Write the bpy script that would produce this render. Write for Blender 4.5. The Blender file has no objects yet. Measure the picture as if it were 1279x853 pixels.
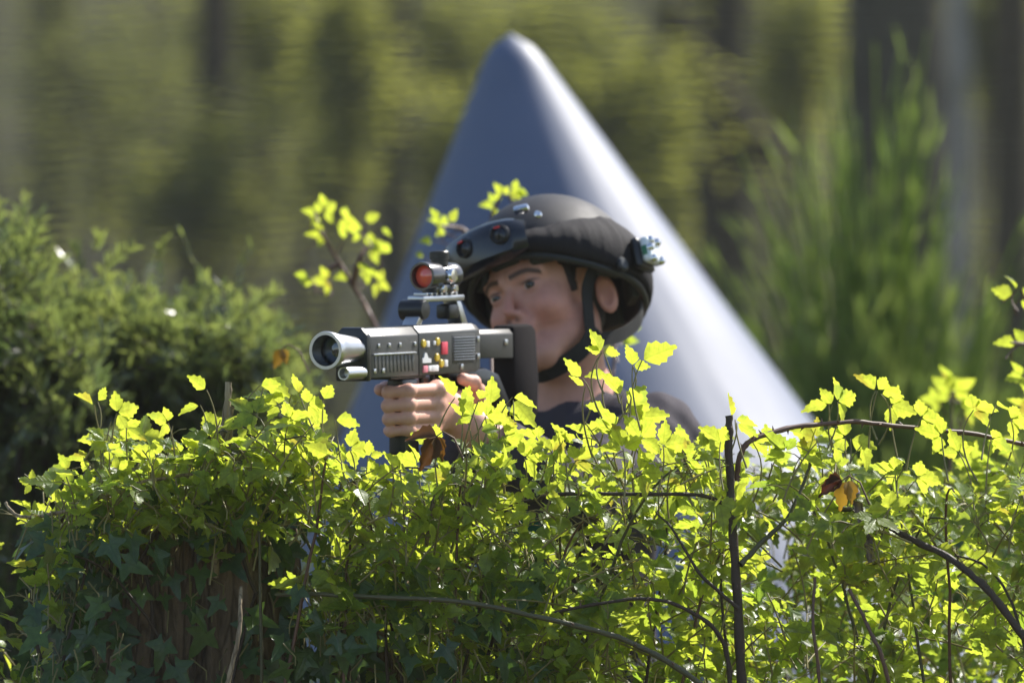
import bpy, bmesh, math, random
import numpy as np
from mathutils import Vector, Matrix, noise

random.seed(7)
RNG = np.random.default_rng(11)
SC = bpy.context.scene
COL = SC.collection

# ------------------------------------------------------------------ camera, sky, sun, exposure
CAM_Z = 1.45
cd = bpy.data.cameras.new('camera')
cam = bpy.data.objects.new('camera', cd)
COL.objects.link(cam)
cam.location = (0, 0, CAM_Z)
cam.rotation_euler = (math.radians(90), 0, 0)
cd.lens = 200.0
cd.sensor_width = 22.3
cd.clip_start = 0.1
cd.clip_end = 600
cd.dof.use_dof = True
cd.dof.focus_distance = 12.88
cd.dof.aperture_fstop = 2.8
SC.camera = cam

SUN = Vector((0.525, 0.475, 0.70)).normalized()
w = bpy.data.worlds.new('World')
SC.world = w
w.use_nodes = True
wn = w.node_tree.nodes
sky = wn.new('ShaderNodeTexSky')
sky.sky_type = 'NISHITA'
sky.sun_disc = False
sky.sun_elevation = math.asin(SUN.z)
sky.sun_rotation = math.atan2(SUN.x, SUN.y)
wn['Background'].inputs['Strength'].default_value = 0.12
w.node_tree.links.new(sky.outputs['Color'], wn['Background'].inputs['Color'])

ld = bpy.data.lights.new('sun', 'SUN')
ld.energy = 5.0
ld.angle = math.radians(0.53)
ld.color = (1.0, 0.955, 0.88)
sun = bpy.data.objects.new('sun', ld)
COL.objects.link(sun)
sun.rotation_euler = (-SUN).to_track_quat('-Z', 'Y').to_euler()

SC.view_settings.view_transform = 'Standard'
SC.view_settings.look = 'None'
SC.view_settings.gamma = 1
SC.view_settings.exposure = 0.78
SC.view_settings.use_curve_mapping = False
SC.cycles.use_denoising = True
SC.cycles.denoiser = 'OPENIMAGEDENOISE'
SC.cycles.max_bounces = 8
SC.cycles.transmission_bounces = 6
SC.cycles.transparent_max_bounces = 8
SC.cycles.sample_clamp_indirect = 6.0

K = 22.3 / 200.0 / 1279.0


def P(px, py, D):
    """A point of the place at distance D seen along photo pixel (px, py)."""
    s = D * K
    return Vector(((px - 639.5) * s, D, CAM_Z - (py - 426.5) * s))


# ------------------------------------------------------------------ tagging helpers
def tag(o, label=None, cat=None, group=None, kind=None):
    if label: o['label'] = label
    if cat: o['category'] = cat
    if group: o['group'] = group
    if kind: o['kind'] = kind
    return o


def empty(name, loc=(0, 0, 0), rot=None):
    o = bpy.data.objects.new(name, None)
    COL.objects.link(o)
    if rot is not None:
        o.matrix_world = Matrix.Translation(loc) @ rot.to_4x4()
    else:
        o.location = loc
    o.empty_display_size = 0.1
    return o


def link_mesh(name, me, mat, parent=None, smooth=True):
    if smooth and len(me.polygons):
        me.polygons.foreach_set('use_smooth', [True] * len(me.polygons))
    if mat is not None:
        me.materials.append(mat)
    o = bpy.data.objects.new(name, me)
    COL.objects.link(o)
    if parent is not None:
        o.parent = parent
    return o


def np_mesh(name, V, F):
    """Mesh from an (n,3) array and an (m,k) index array."""
    me = bpy.data.meshes.new(name)
    V = np.asarray(V, np.float32); F = np.asarray(F, np.int32)
    me.vertices.add(len(V)); me.vertices.foreach_set('co', V.ravel())
    m, k = F.shape
    me.loops.add(m * k); me.loops.foreach_set('vertex_index', F.ravel())
    me.polygons.add(m)
    me.polygons.foreach_set('loop_start', np.arange(0, m * k, k, dtype=np.int32))
    me.polygons.foreach_set('loop_total', np.full(m, k, np.int32))
    me.update(calc_edges=True)
    return me


class MB:
    """Collects shapes in a bmesh and links them as one mesh object."""
    def __init__(s): s.bm = bmesh.new()

    def box(s, c, size, bev=0.0, seg=2, rot=None):
        r = bmesh.ops.create_cube(s.bm, size=1.0)
        vs = r['verts']
        bmesh.ops.scale(s.bm, vec=size, verts=vs)
        if bev > 0:
            es = list({e for v in vs for e in v.link_edges})
            rr = bmesh.ops.bevel(s.bm, geom=es, offset=bev, segments=seg, profile=0.5, affect='EDGES')
            vs = list({v for f in rr['faces'] for v in f.verts} | {v for v in vs if v.is_valid})
        if rot is not None:
            bmesh.ops.rotate(s.bm, cent=(0, 0, 0), matrix=rot, verts=vs)
        bmesh.ops.translate(s.bm, vec=c, verts=vs)
        return s

    def prism(s, pts, y0, y1, bev=0.0):
        """Polygon pts given in (x, z), extruded from y0 to y1."""
        a = [s.bm.verts.new((x, y0, z)) for x, z in pts]
        b = [s.bm.verts.new((x, y1, z)) for x, z in pts]
        n = len(pts)
        fs = [s.bm.faces.new(a), s.bm.faces.new(list(reversed(b)))]
        for i in range(n):
            j = (i + 1) % n
            fs.append(s.bm.faces.new((a[j], a[i], b[i], b[j])))
        bmesh.ops.recalc_face_normals(s.bm, faces=fs)
        if bev > 0:
            es = list({e for f in fs for e in f.edges})
            bmesh.ops.bevel(s.bm, geom=es, offset=bev, segments=2, profile=0.5, affect='EDGES')
        return s

    def lathe(s, p0, ax, prof, seg=32, closed=True):
        """prof: list of (distance along ax, radius)."""
        ax = Vector(ax).normalized()
        q = ax.to_track_quat('Z', 'Y').to_matrix()
        rings = []
        for h, r in prof:
            rings.append([s.bm.verts.new(Vector(p0) + q @ Vector((r * math.cos(2 * math.pi * i / seg), r * math.sin(2 * math.pi * i / seg), h))) for i in range(seg)])
        for a, b in zip(rings, rings[1:]):
            for i in range(seg):
                j = (i + 1) % seg
                s.bm.faces.new((a[i], a[j], b[j], b[i]))
        if closed:
            s.bm.faces.new(list(reversed(rings[0]))); s.bm.faces.new(rings[-1])
        return s

    def tube(s, pts, rad, seg=6, cap=True):
        pts = [Vector(p) for p in pts]
        n = len(pts)
        if not hasattr(rad, '__len__'): rad = [rad] * n
        rings = []; up = Vector((0.13, 0.29, 0.95))
        for i, p in enumerate(pts):
            d = (pts[min(i + 1, n - 1)] - pts[max(i - 1, 0)])
            if d.length < 1e-9: d = Vector((0, 0, 1))
            d.normalize()
            a = d.cross(up)
            if a.length < 0.05: a = d.cross(Vector((1, 0, 0)))
            a.normalize(); b = d.cross(a); b.normalize(); up = -a.cross(d) if False else up
            rings.append([s.bm.verts.new(p + (a * math.cos(2 * math.pi * k / seg) + b * math.sin(2 * math.pi * k / seg)) * rad[i]) for k in range(seg)])
        for a, b in zip(rings, rings[1:]):
            for i in range(seg):
                j = (i + 1) % seg
                s.bm.faces.new((a[i], b[i], b[j], a[j]))
        if cap:
            s.bm.faces.new(rings[0]); s.bm.faces.new(list(reversed(rings[-1])))
        return s

    def strip(s, pts, nrm, width, th):
        """A flat strap of given width and thickness following pts, facing nrm."""
        pts = [Vector(p) for p in pts]; n = len(pts); rings = []
        for i, p in enumerate(pts):
            d = (pts[min(i + 1, n - 1)] - pts[max(i - 1, 0)]).normalized()
            m = Vector(nrm[i] if hasattr(nrm[0], '__len__') else nrm)
            a = d.cross(m).normalized(); b = a.cross(d).normalized()
            rings.append([s.bm.verts.new(p + a * sx * width / 2 + b * sy * th / 2) for sx, sy in ((-1, -1), (1, -1), (1, 1), (-1, 1))])
        for a, b in zip(rings, rings[1:]):
            for i in range(4):
                j = (i + 1) % 4
                s.bm.faces.new((a[i], a[j], b[j], b[i]))
        s.bm.faces.new(list(reversed(rings[0]))); s.bm.faces.new(rings[-1])
        return s

    def build(s, name, mat, parent=None, smooth=True, sharp=35):
        bmesh.ops.recalc_face_normals(s.bm, faces=s.bm.faces)
        me = bpy.data.meshes.new(name)
        s.bm.to_mesh(me); s.bm.free()
        o = link_mesh(name, me, mat, parent, smooth)
        if smooth and sharp:
            try: me.set_sharp_from_angle(angle=math.radians(sharp))
            except Exception: pass
        return o


# ------------------------------------------------------------------ materials
def new_mat(name):
    m = bpy.data.materials.new(name); m.use_nodes = True
    nt = m.node_tree
    return m, nt, nt.nodes['Principled BSDF'], nt.nodes['Material Output']


def mat_plain(name, col, rough=0.5, metal=0.0, spec=0.5, bump=0.0, bscale=200.0, var=0.0, vscale=30.0, emit=None, coat=0.0):
    m, nt, b, out = new_mat(name)
    b.inputs['Base Color'].default_value = (*col, 1)
    b.inputs['Roughness'].default_value = rough
    b.inputs['Metallic'].default_value = metal
    b.inputs['Specular IOR Level'].default_value = spec
    b.inputs['Coat Weight'].default_value = coat
    tc = nt.nodes.new('ShaderNodeTexCoord')
    if var > 0:
        n = nt.nodes.new('ShaderNodeTexNoise'); n.inputs['Scale'].default_value = vscale; n.inputs['Detail'].default_value = 6
        nt.links.new(tc.outputs['Object'], n.inputs['Vector'])
        mx = nt.nodes.new('ShaderNodeMix'); mx.data_type = 'RGBA'
        mx.inputs['A'].default_value = (*[c * (1 - var) for c in col], 1)
        mx.inputs['B'].default_value = (*[min(1, c * (1 + var)) for c in col], 1)
        nt.links.new(n.outputs['Fac'], mx.inputs['Factor'])
        nt.links.new(mx.outputs['Result'], b.inputs['Base Color'])
        mr = nt.nodes.new('ShaderNodeMapRange')
        mr.inputs['To Min'].default_value = max(0.03, rough - 0.12); mr.inputs['To Max'].default_value = min(1, rough + 0.12)
        nt.links.new(n.outputs['Fac'], mr.inputs['Value']); nt.links.new(mr.outputs['Result'], b.inputs['Roughness'])
    if bump > 0:
        n2 = nt.nodes.new('ShaderNodeTexNoise'); n2.inputs['Scale'].default_value = bscale; n2.inputs['Detail'].default_value = 5
        nt.links.new(tc.outputs['Object'], n2.inputs['Vector'])
        bp = nt.nodes.new('ShaderNodeBump'); bp.inputs['Strength'].default_value = bump; bp.inputs['Distance'].default_value = 0.004
        nt.links.new(n2.outputs['Fac'], bp.inputs['Height']); nt.links.new(bp.outputs['Normal'], b.inputs['Normal'])
    if emit:
        b.inputs['Emission Color'].default_value = (*emit[0], 1); b.inputs['Emission Strength'].default_value = emit[1]
    return m


def mat_leaf(name, old, young, t_old, t_young, fac=0.5, rough=0.42, spec=0.45, veins=True):
    m, nt, b, out = new_mat(name)
    N = nt.nodes; L = nt.links
    at = N.new('ShaderNodeAttribute'); at.attribute_name = 'tint'
    uv = N.new('ShaderNodeAttribute'); uv.attribute_name = 'luv'

    def mix(a, c):
        x = N.new('ShaderNodeMix'); x.data_type = 'RGBA'
        x.inputs['A'].default_value = (*a, 1); x.inputs['B'].default_value = (*c, 1)
        L.new(at.outputs['Fac'], x.inputs['Factor'])
        return x
    mb, mt = mix(old, young), mix(t_old, t_young)
    tr = N.new('ShaderNodeBsdfTranslucent')
    cb, ct = mb.outputs['Result'], mt.outputs['Result']
    if veins:
        sp = N.new('ShaderNodeSeparateXYZ'); L.new(uv.outputs['Vector'], sp.inputs['Vector'])
        ab = N.new('ShaderNodeMath'); ab.operation = 'ABSOLUTE'; L.new(sp.outputs['X'], ab.inputs[0])
        sl = N.new('ShaderNodeMath'); sl.operation = 'MULTIPLY_ADD'; L.new(ab.outputs[0], sl.inputs[0]); sl.inputs[1].default_value = -0.55
        L.new(sp.outputs['Y'], sl.inputs[2])
        fr = N.new('ShaderNodeMath'); fr.operation = 'MULTIPLY'; L.new(sl.outputs[0], fr.inputs[0]); fr.inputs[1].default_value = 44.0
        sn = N.new('ShaderNodeMath'); sn.operation = 'COSINE'; L.new(fr.outputs[0], sn.inputs[0])
        pw = N.new('ShaderNodeMapRange'); L.new(sn.outputs[0], pw.inputs['Value'])
        pw.inputs['From Min'].default_value = 0.78; pw.inputs['From Max'].default_value = 1.0; pw.inputs['To Min'].default_value = 0; pw.inputs['To Max'].default_value = 0.45
        mid = N.new('ShaderNodeMapRange'); L.new(ab.outputs[0], mid.inputs['Value'])
        mid.inputs['From Min'].default_value = 0.0; mid.inputs['From Max'].default_value = 0.045; mid.inputs['To Min'].default_value = 0.6; mid.inputs['To Max'].default_value = 0.0
        mxm = N.new('ShaderNodeMath'); mxm.operation = 'MAXIMUM'; L.new(pw.outputs['Result'], mxm.inputs[0]); L.new(mid.outputs['Result'], mxm.inputs[1])
        # blotches
        tc = N.new('ShaderNodeTexCoord'); no = N.new('ShaderNodeTexNoise'); no.inputs['Scale'].default_value = 95; no.inputs['Detail'].default_value = 4
        L.new(tc.outputs['Object'], no.inputs['Vector'])
        nr = N.new('ShaderNodeMapRange'); L.new(no.outputs['Fac'], nr.inputs['Value'])
        nr.inputs['From Min'].default_value = 0.3; nr.inputs['From Max'].default_value = 0.7; nr.inputs['To Min'].default_value = 0.72; nr.inputs['To Max'].default_value = 1.15
        vm = N.new('ShaderNodeMath'); vm.operation = 'MULTIPLY_ADD'; L.new(mxm.outputs[0], vm.inputs[0]); vm.inputs[1].default_value = -0.42; vm.inputs[2].default_value = 1.0
        mm = N.new('ShaderNodeMath'); mm.operation = 'MULTIPLY'; L.new(vm.outputs[0], mm.inputs[0]); L.new(nr.outputs['Result'], mm.inputs[1])
        sc2 = N.new('ShaderNodeVectorMath'); sc2.operation = 'SCALE'; L.new(ct, sc2.inputs[0]); L.new(mm.outputs[0], sc2.inputs['Scale'])
        ct = sc2.outputs[0]
        sc3 = N.new('ShaderNodeVectorMath'); sc3.operation = 'SCALE'; L.new(cb, sc3.inputs[0]); L.new(nr.outputs['Result'], sc3.inputs['Scale'])
        cb = sc3.outputs[0]
        bp = N.new('ShaderNodeBump'); bp.inputs['Strength'].default_value = 0.5; bp.inputs['Distance'].default_value = 0.0015; bp.invert = True
        L.new(mxm.outputs[0], bp.inputs['Height']); L.new(bp.outputs['Normal'], b.inputs['Normal'])
    if veins:                                                        # here and there a leaf turns rusty or pale
        n3 = N.new('ShaderNodeTexNoise'); n3.inputs['Scale'].default_value = 19; n3.inputs['Detail'].default_value = 1
        L.new(tc.outputs['Object'], n3.inputs['Vector'])
        for lo_, hi_, kk, colr in ((.64, .72, .55, (.30, .13, .03)), (.36, .28, .45, (.10, .22, .06))):
            r3 = N.new('ShaderNodeMapRange'); L.new(n3.outputs['Fac'], r3.inputs['Value'])
            r3.inputs['From Min'].default_value = lo_; r3.inputs['From Max'].default_value = hi_; r3.inputs['To Min'].default_value = 0; r3.inputs['To Max'].default_value = kk
            x3 = N.new('ShaderNodeMix'); x3.data_type = 'RGBA'; L.new(r3.outputs['Result'], x3.inputs['Factor']); L.new(ct, x3.inputs['A']); x3.inputs['B'].default_value = (*colr, 1)
            ct = x3.outputs['Result']
    L.new(cb, b.inputs['Base Color'])
    L.new(ct, tr.inputs['Color'])
    b.inputs['Roughness'].default_value = rough
    b.inputs['Specular IOR Level'].default_value = spec
    ms = N.new('ShaderNodeMixShader'); ms.inputs[0].default_value = fac
    L.new(b.outputs[0], ms.inputs[1]); L.new(tr.outputs[0], ms.inputs[2]); L.new(ms.outputs[0], out.inputs['Surface'])
    return m


def mat_bark(name, dark, light, scale=8.0, zs=0.18, bump=0.8, dist=0.02):
    m, nt, b, out = new_mat(name)
    N = nt.nodes; L = nt.links
    tc = N.new('ShaderNodeTexCoord'); mp = N.new('ShaderNodeMapping')
    mp.inputs['Scale'].default_value = (1, 1, zs)
    L.new(tc.outputs['Object'], mp.inputs['Vector'])
    n = N.new('ShaderNodeTexNoise'); n.inputs['Scale'].default_value = scale; n.inputs['Detail'].default_value = 8; n.inputs['Roughness'].default_value = 0.65
    L.new(mp.outputs[0], n.inputs['Vector'])
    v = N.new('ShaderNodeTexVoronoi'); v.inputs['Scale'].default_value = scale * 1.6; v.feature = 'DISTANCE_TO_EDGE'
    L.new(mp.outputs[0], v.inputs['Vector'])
    r = N.new('ShaderNodeValToRGB'); r.color_ramp.elements[0].color = (*dark, 1); r.color_ramp.elements[1].color = (*light, 1)
    r.color_ramp.elements[0].position = 0.32; r.color_ramp.elements[1].position = 0.68
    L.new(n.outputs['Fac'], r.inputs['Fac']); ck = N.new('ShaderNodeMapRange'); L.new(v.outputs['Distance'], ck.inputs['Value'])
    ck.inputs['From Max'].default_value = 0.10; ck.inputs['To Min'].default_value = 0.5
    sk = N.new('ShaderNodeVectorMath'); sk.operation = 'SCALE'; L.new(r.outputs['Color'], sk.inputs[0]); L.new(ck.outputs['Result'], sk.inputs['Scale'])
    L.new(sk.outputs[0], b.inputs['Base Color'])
    ad = N.new('ShaderNodeMath'); ad.operation = 'MULTIPLY_ADD'; L.new(v.outputs['Distance'], ad.inputs[0]); ad.inputs[1].default_value = 1.2; L.new(n.outputs['Fac'], ad.inputs[2])
    bp = N.new('ShaderNodeBump'); bp.inputs['Strength'].default_value = bump; bp.inputs['Distance'].default_value = dist
    L.new(ad.outputs[0], bp.inputs['Height']); L.new(bp.outputs['Normal'], b.inputs['Normal'])
    b.inputs['Roughness'].default_value = 0.85
    b.inputs['Specular IOR Level'].default_value = 0.25
    return m


def mat_vcol(name, rough=0.5, spec=0.35, sss=0.0):
    m, nt, b, out = new_mat(name)
    at = nt.nodes.new('ShaderNodeAttribute'); at.attribute_name = 'Col'
    tc = nt.nodes.new('ShaderNodeTexCoord')
    n = nt.nodes.new('ShaderNodeTexNoise'); n.inputs['Scale'].default_value = 60; n.inputs['Detail'].default_value = 6
    nt.links.new(tc.outputs['Object'], n.inputs['Vector'])
    mr = nt.nodes.new('ShaderNodeMapRange'); mr.inputs['From Min'].default_value = 0.3; mr.inputs['From Max'].default_value = 0.7; mr.inputs['To Min'].default_value = 0.93; mr.inputs['To Max'].default_value = 1.07
    nt.links.new(n.outputs['Fac'], mr.inputs['Value'])
    sc = nt.nodes.new('ShaderNodeVectorMath'); sc.operation = 'SCALE'
    nt.links.new(at.outputs['Color'], sc.inputs[0]); nt.links.new(mr.outputs['Result'], sc.inputs['Scale'])
    nt.links.new(sc.outputs[0], b.inputs['Base Color'])
    n2 = nt.nodes.new('ShaderNodeTexNoise'); n2.inputs['Scale'].default_value = 420; n2.inputs['Detail'].default_value = 3
    nt.links.new(tc.outputs['Object'], n2.inputs['Vector'])
    bp = nt.nodes.new('ShaderNodeBump'); bp.inputs['Strength'].default_value = 0.18; bp.inputs['Distance'].default_value = 0.001
    nt.links.new(n2.outputs['Fac'], bp.inputs['Height']); nt.links.new(bp.outputs['Normal'], b.inputs['Normal'])
    b.inputs['Roughness'].default_value = rough
    b.inputs['Specular IOR Level'].default_value = spec
    if sss:
        b.inputs['Subsurface Weight'].default_value = sss
        b.inputs['Subsurface Radius'].default_value = (1.0, 0.35, 0.2)
        b.inputs['Subsurface Scale'].default_value = 0.006
    return m


M = {}
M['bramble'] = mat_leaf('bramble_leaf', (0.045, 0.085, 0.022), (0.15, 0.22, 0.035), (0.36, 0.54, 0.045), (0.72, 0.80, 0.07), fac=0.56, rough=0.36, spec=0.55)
M['ivy'] = mat_leaf('ivy_leaf', (0.04, 0.08, 0.03), (0.08, 0.14, 0.03), (0.07, 0.15, 0.02), (0.26, 0.42, 0.03), fac=0.34, rough=0.30, spec=0.55)
M['yew'] = mat_leaf('conifer_leaf', (0.07, 0.10, 0.055), (0.15, 0.18, 0.07), (0.15, 0.22, 0.06), (0.36, 0.42, 0.09), fac=0.42, rough=0.24, spec=0.8, veins=False)
M['broom'] = mat_leaf('broom_stem', (0.13, 0.19, 0.06), (0.22, 0.28, 0.09), (0.34, 0.48, 0.08), (0.60, 0.72, 0.15), fac=0.55, rough=0.45, spec=0.4, veins=False)
M['wood_leaf'] = mat_leaf('woodland_leaf', (0.055, 0.068, 0.036), (0.13, 0.145, 0.05), (0.24, 0.26, 0.075), (0.52, 0.54, 0.085), fac=0.5, rough=0.7, spec=0.2, veins=False)
M['dead_leaf'] = mat_leaf('withered_leaf', (0.05, 0.022, 0.012), (0.35, 0.22, 0.03), (0.08, 0.02, 0.01), (0.5, 0.28, 0.02), fac=0.35, veins=False)
M['petiole'] = mat_plain('petiole_skin', (.20, .17, .06), .5, var=.4, vscale=40)
M['cane'] = mat_plain('bramble_cane', (0.075, 0.07, 0.03), 0.5, var=0.4, vscale=60, bump=0.3, bscale=300)
M['cane_dark'] = mat_plain('old_cane', (0.045, 0.028, 0.018), 0.6, var=0.4, vscale=60, bump=0.5, bscale=250)
M['cane_red'] = mat_plain('red_cane', (0.11, 0.055, 0.035), 0.5, var=0.35, vscale=60)
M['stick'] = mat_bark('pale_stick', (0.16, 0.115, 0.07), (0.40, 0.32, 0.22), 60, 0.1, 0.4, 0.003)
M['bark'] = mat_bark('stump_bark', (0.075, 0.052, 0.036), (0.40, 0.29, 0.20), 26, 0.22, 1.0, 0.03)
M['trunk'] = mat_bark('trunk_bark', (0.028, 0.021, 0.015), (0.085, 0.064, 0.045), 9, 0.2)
M['trunk_pale'] = mat_bark('pale_trunk_bark', (0.12, 0.11, 0.10), (0.55, 0.53, 0.50), 5, 0.25)  # pale bark colour also stands in for sunlit patches on the trunk
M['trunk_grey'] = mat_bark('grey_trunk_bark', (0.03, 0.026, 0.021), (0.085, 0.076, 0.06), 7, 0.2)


# ------------------------------------------------------------------ leaves
def unit(a):
    return a / (np.linalg.norm(a, axis=-1, keepdims=True) + 1e-9)


def leaf_template(kind):
    """Vertices (x across, y along, t across for the fold), quads and luv."""
    if kind == 'bramble':
        vs = np.array([0, .06, .16, .27, .38, .50, .62, .74, .85, .94, 1.0])
        wd = np.array([.02, .36, .68, .84, .86, .77, .62, .45, .28, .12, .0])
        ser = np.array([0, .03, -.05, .06, -.05, .06, -.05, .06, -.05, .03, 0]) * 1.6
        wd = np.clip(wd + ser, 0, 2) * 0.5 * 0.80
        cols = np.array([-1, -.5, 0, .5, 1.])
    elif kind == 'oval':
        vs = np.array([0, .12, .35, .6, .82, 1.0]); wd = np.array([.03, .5, .85, .85, .5, 0.]) * 0.36
        cols = np.array([-1, 0, 1.])
    elif kind == 'needle':
        vs = np.array([0, .5, 1.0]); wd = np.array([.7, 1., .1]) * 0.09
        cols = np.array([-1, 1.])
    V = np.zeros((len(vs), len(cols), 3)); UV = np.zeros_like(V)
    for i, (v, wv) in enumerate(zip(vs, wd)):
        for j, c in enumerate(cols):
            yy = v
            if kind == 'bramble' and abs(c) == 1 and 0 < i < len(vs) - 1:
                yy = v + (0.022 if i % 2 else -0.012)
            V[i, j] = (c * wv, yy, 0)
            UV[i, j] = (c * wv, v, 0)
    nr, nc = len(vs), len(cols)
    F = [(i * nc + j, i * nc + j + 1, (i + 1) * nc + j + 1, (i + 1) * nc + j) for i in range(nr - 1) for j in range(nc - 1)]
    return V.reshape(-1, 3), np.array(F), UV.reshape(-1, 3)


def ivy_template():
    lobes = [(-150, .42), (-115, .30), (-75, .70), (-42, .38), (0, 1.0), (42, .38), (75, .70), (115, .30), (150, .42)]
    out = []
    for k in range(len(lobes) - 1):
        (a0, r0), (a1, r1) = lobes[k], lobes[k + 1]
        for t in (0, .33, .66):
            # tips pointed, notches rounded
            tt = t if r0 > r1 else 1 - (1 - t)
            r = r0 + (r1 - r0) * (math.sin(tt * math.pi / 2) if r0 > r1 else 1 - math.cos(tt * math.pi / 2))
            out.append((a0 + (a1 - a0) * t, r))
    out.append(lobes[-1])
    c = (0, .28)
    V = [(c[0], c[1], 0)]
    for s in (.5, 1.0):
        for a, r in out:
            V.append((math.sin(math.radians(a)) * r * .62 * s, c[1] + math.cos(math.radians(a)) * r * .68 * s, 0))
    V.append((0, .20, 0))
    n = len(out); F = []
    for i in range(n - 1):
        F.append((0, 1 + i, 2 + i, 2 + i)); F.append((1 + i, 1 + n + i, 2 + n + i, 2 + i))
    V = np.array(V, float); UV = V.copy()
    return V, F, UV


TEMPL = {k: leaf_template(k) for k in ('bramble', 'oval', 'needle')}
_iv = ivy_template()
_ivF = np.array([f if f[2] != f[3] else (f[0], f[0], f[1], f[2]) for f in _iv[1]])


def leaves_mesh(name, pos, dirs, nrm, size, tint, kind='bramble', fold=None, curl=None, wid=None):
    n = len(pos)
    pos = np.asarray(pos, float); dirs = unit(np.asarray(dirs, float)); nrm = np.asarray(nrm, float)
    nrm = unit(nrm - dirs * np.sum(nrm * dirs, -1, keepdims=True))
    side = np.cross(dirs, nrm)
    if kind == 'ivy':
        T, Fq, UV = _iv[0], None, _iv[2]
    else:
        T, Fq, UV = TEMPL[kind]
    size = np.broadcast_to(np.asarray(size, float), (n,)); tint = np.broadcast_to(np.asarray(tint, float), (n,))
    fold = np.zeros(n) if fold is None else np.broadcast_to(fold, (n,))
    curl = np.zeros(n) if curl is None else np.broadcast_to(curl, (n,))
    wid = np.ones(n) if wid is None else np.broadcast_to(wid, (n,))
    X = T[None, :, 0] * wid[:, None]; Y = np.repeat(T[None, :, 1], n, 0)
    wav = np.sin(Y * 9 + RNG.uniform(0, 6, n)[:, None]) * 0.035 * np.abs(X) / 0.4
    Z = fold[:, None] * np.abs(X) - curl[:, None] * Y * Y + wav
    Xc = X * np.sqrt(np.maximum(0.2, 1 - fold[:, None] ** 2 * 0.5))
    V = pos[:, None, :] + size[:, None, None] * (Xc[..., None] * side[:, None, :] + Y[..., None] * dirs[:, None, :] + Z[..., None] * nrm[:, None, :])
    nv = T.shape[0]
    if kind == 'ivy':
        tris = []
        for f in _iv[1]:
            g = list(dict.fromkeys(f))
            if len(g) == 4: tris += [(g[0], g[1], g[2]), (g[0], g[2], g[3])]
            else: tris.append(tuple(g))
        Fq = np.array(tris)
    F = (Fq[None] + (np.arange(n) * nv)[:, None, None]).reshape(-1, Fq.shape[1])
    me = np_mesh(name, V.reshape(-1, 3), F)
    a = me.attributes.new('tint', 'FLOAT', 'POINT'); a.data.foreach_set('value', np.repeat(tint, nv).astype(np.float32))
    a = me.attributes.new('luv', 'FLOAT_VECTOR', 'POINT'); a.data.foreach_set('vector', np.tile(UV, (n, 1)).astype(np.float32).ravel())
    return me


def rand_unit(n):
    return unit(RNG.normal(size=(n, 3)))


SUNV = np.array(SUN)


def tubes_mesh(name, paths, seg=5):
    """paths: list of (points (k,3), radii (k,)). One mesh."""
    VV, FF = [], []; off = 0
    for pts, rad in paths:
        pts = np.asarray(pts, float); k = len(pts)
        d = unit(np.gradient(pts, axis=0))
        ref = np.array([0.31, 0.52, 0.8]); a = unit(np.cross(d, ref)); b = np.cross(d, a)
        ang = np.arange(seg) * 2 * math.pi / seg
        ring = pts[:, None, :] + np.asarray(rad)[:, None, None] * (np.cos(ang)[None, :, None] * a[:, None, :] + np.sin(ang)[None, :, None] * b[:, None, :])
        VV.append(ring.reshape(-1, 3))
        i = np.arange(k - 1)[:, None] * seg; j = np.arange(seg)[None]; j2 = (j + 1) % seg
        FF.append((np.stack([i + j, i + seg + j, i + seg + j2, i + j2], -1).reshape(-1, 4)) + off)
        off += k * seg
    return np_mesh(name, np.concatenate(VV), np.concatenate(FF))


def set_tint(me, val):
    a = me.attributes.new('tint', 'FLOAT', 'POINT')
    a.data.foreach_set('value', np.broadcast_to(np.asarray(val, np.float32), (len(me.vertices),)).copy())


def bez(p0, p1, p2, n=12):
    p0, p1, p2 = (np.array(p, float) for p in (p0, p1, p2))
    t = np.linspace(0, 1, n)[:, None]
    return (1 - t) ** 2 * p0 + 2 * t * (1 - t) * p1 + t * t * p2


# ------------------------------------------------------------------ SDF helpers (organic shapes)
def axis_points(lo, hi, fine, h_fine, h_coarse):
    pts = [lo]
    while pts[-1] < hi:
        x = pts[-1]
        h = h_fine if any(a - h_coarse <= x < b for a, b in fine) else h_coarse
        pts.append(x + h)
    return np.array(pts, np.float32)


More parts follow.
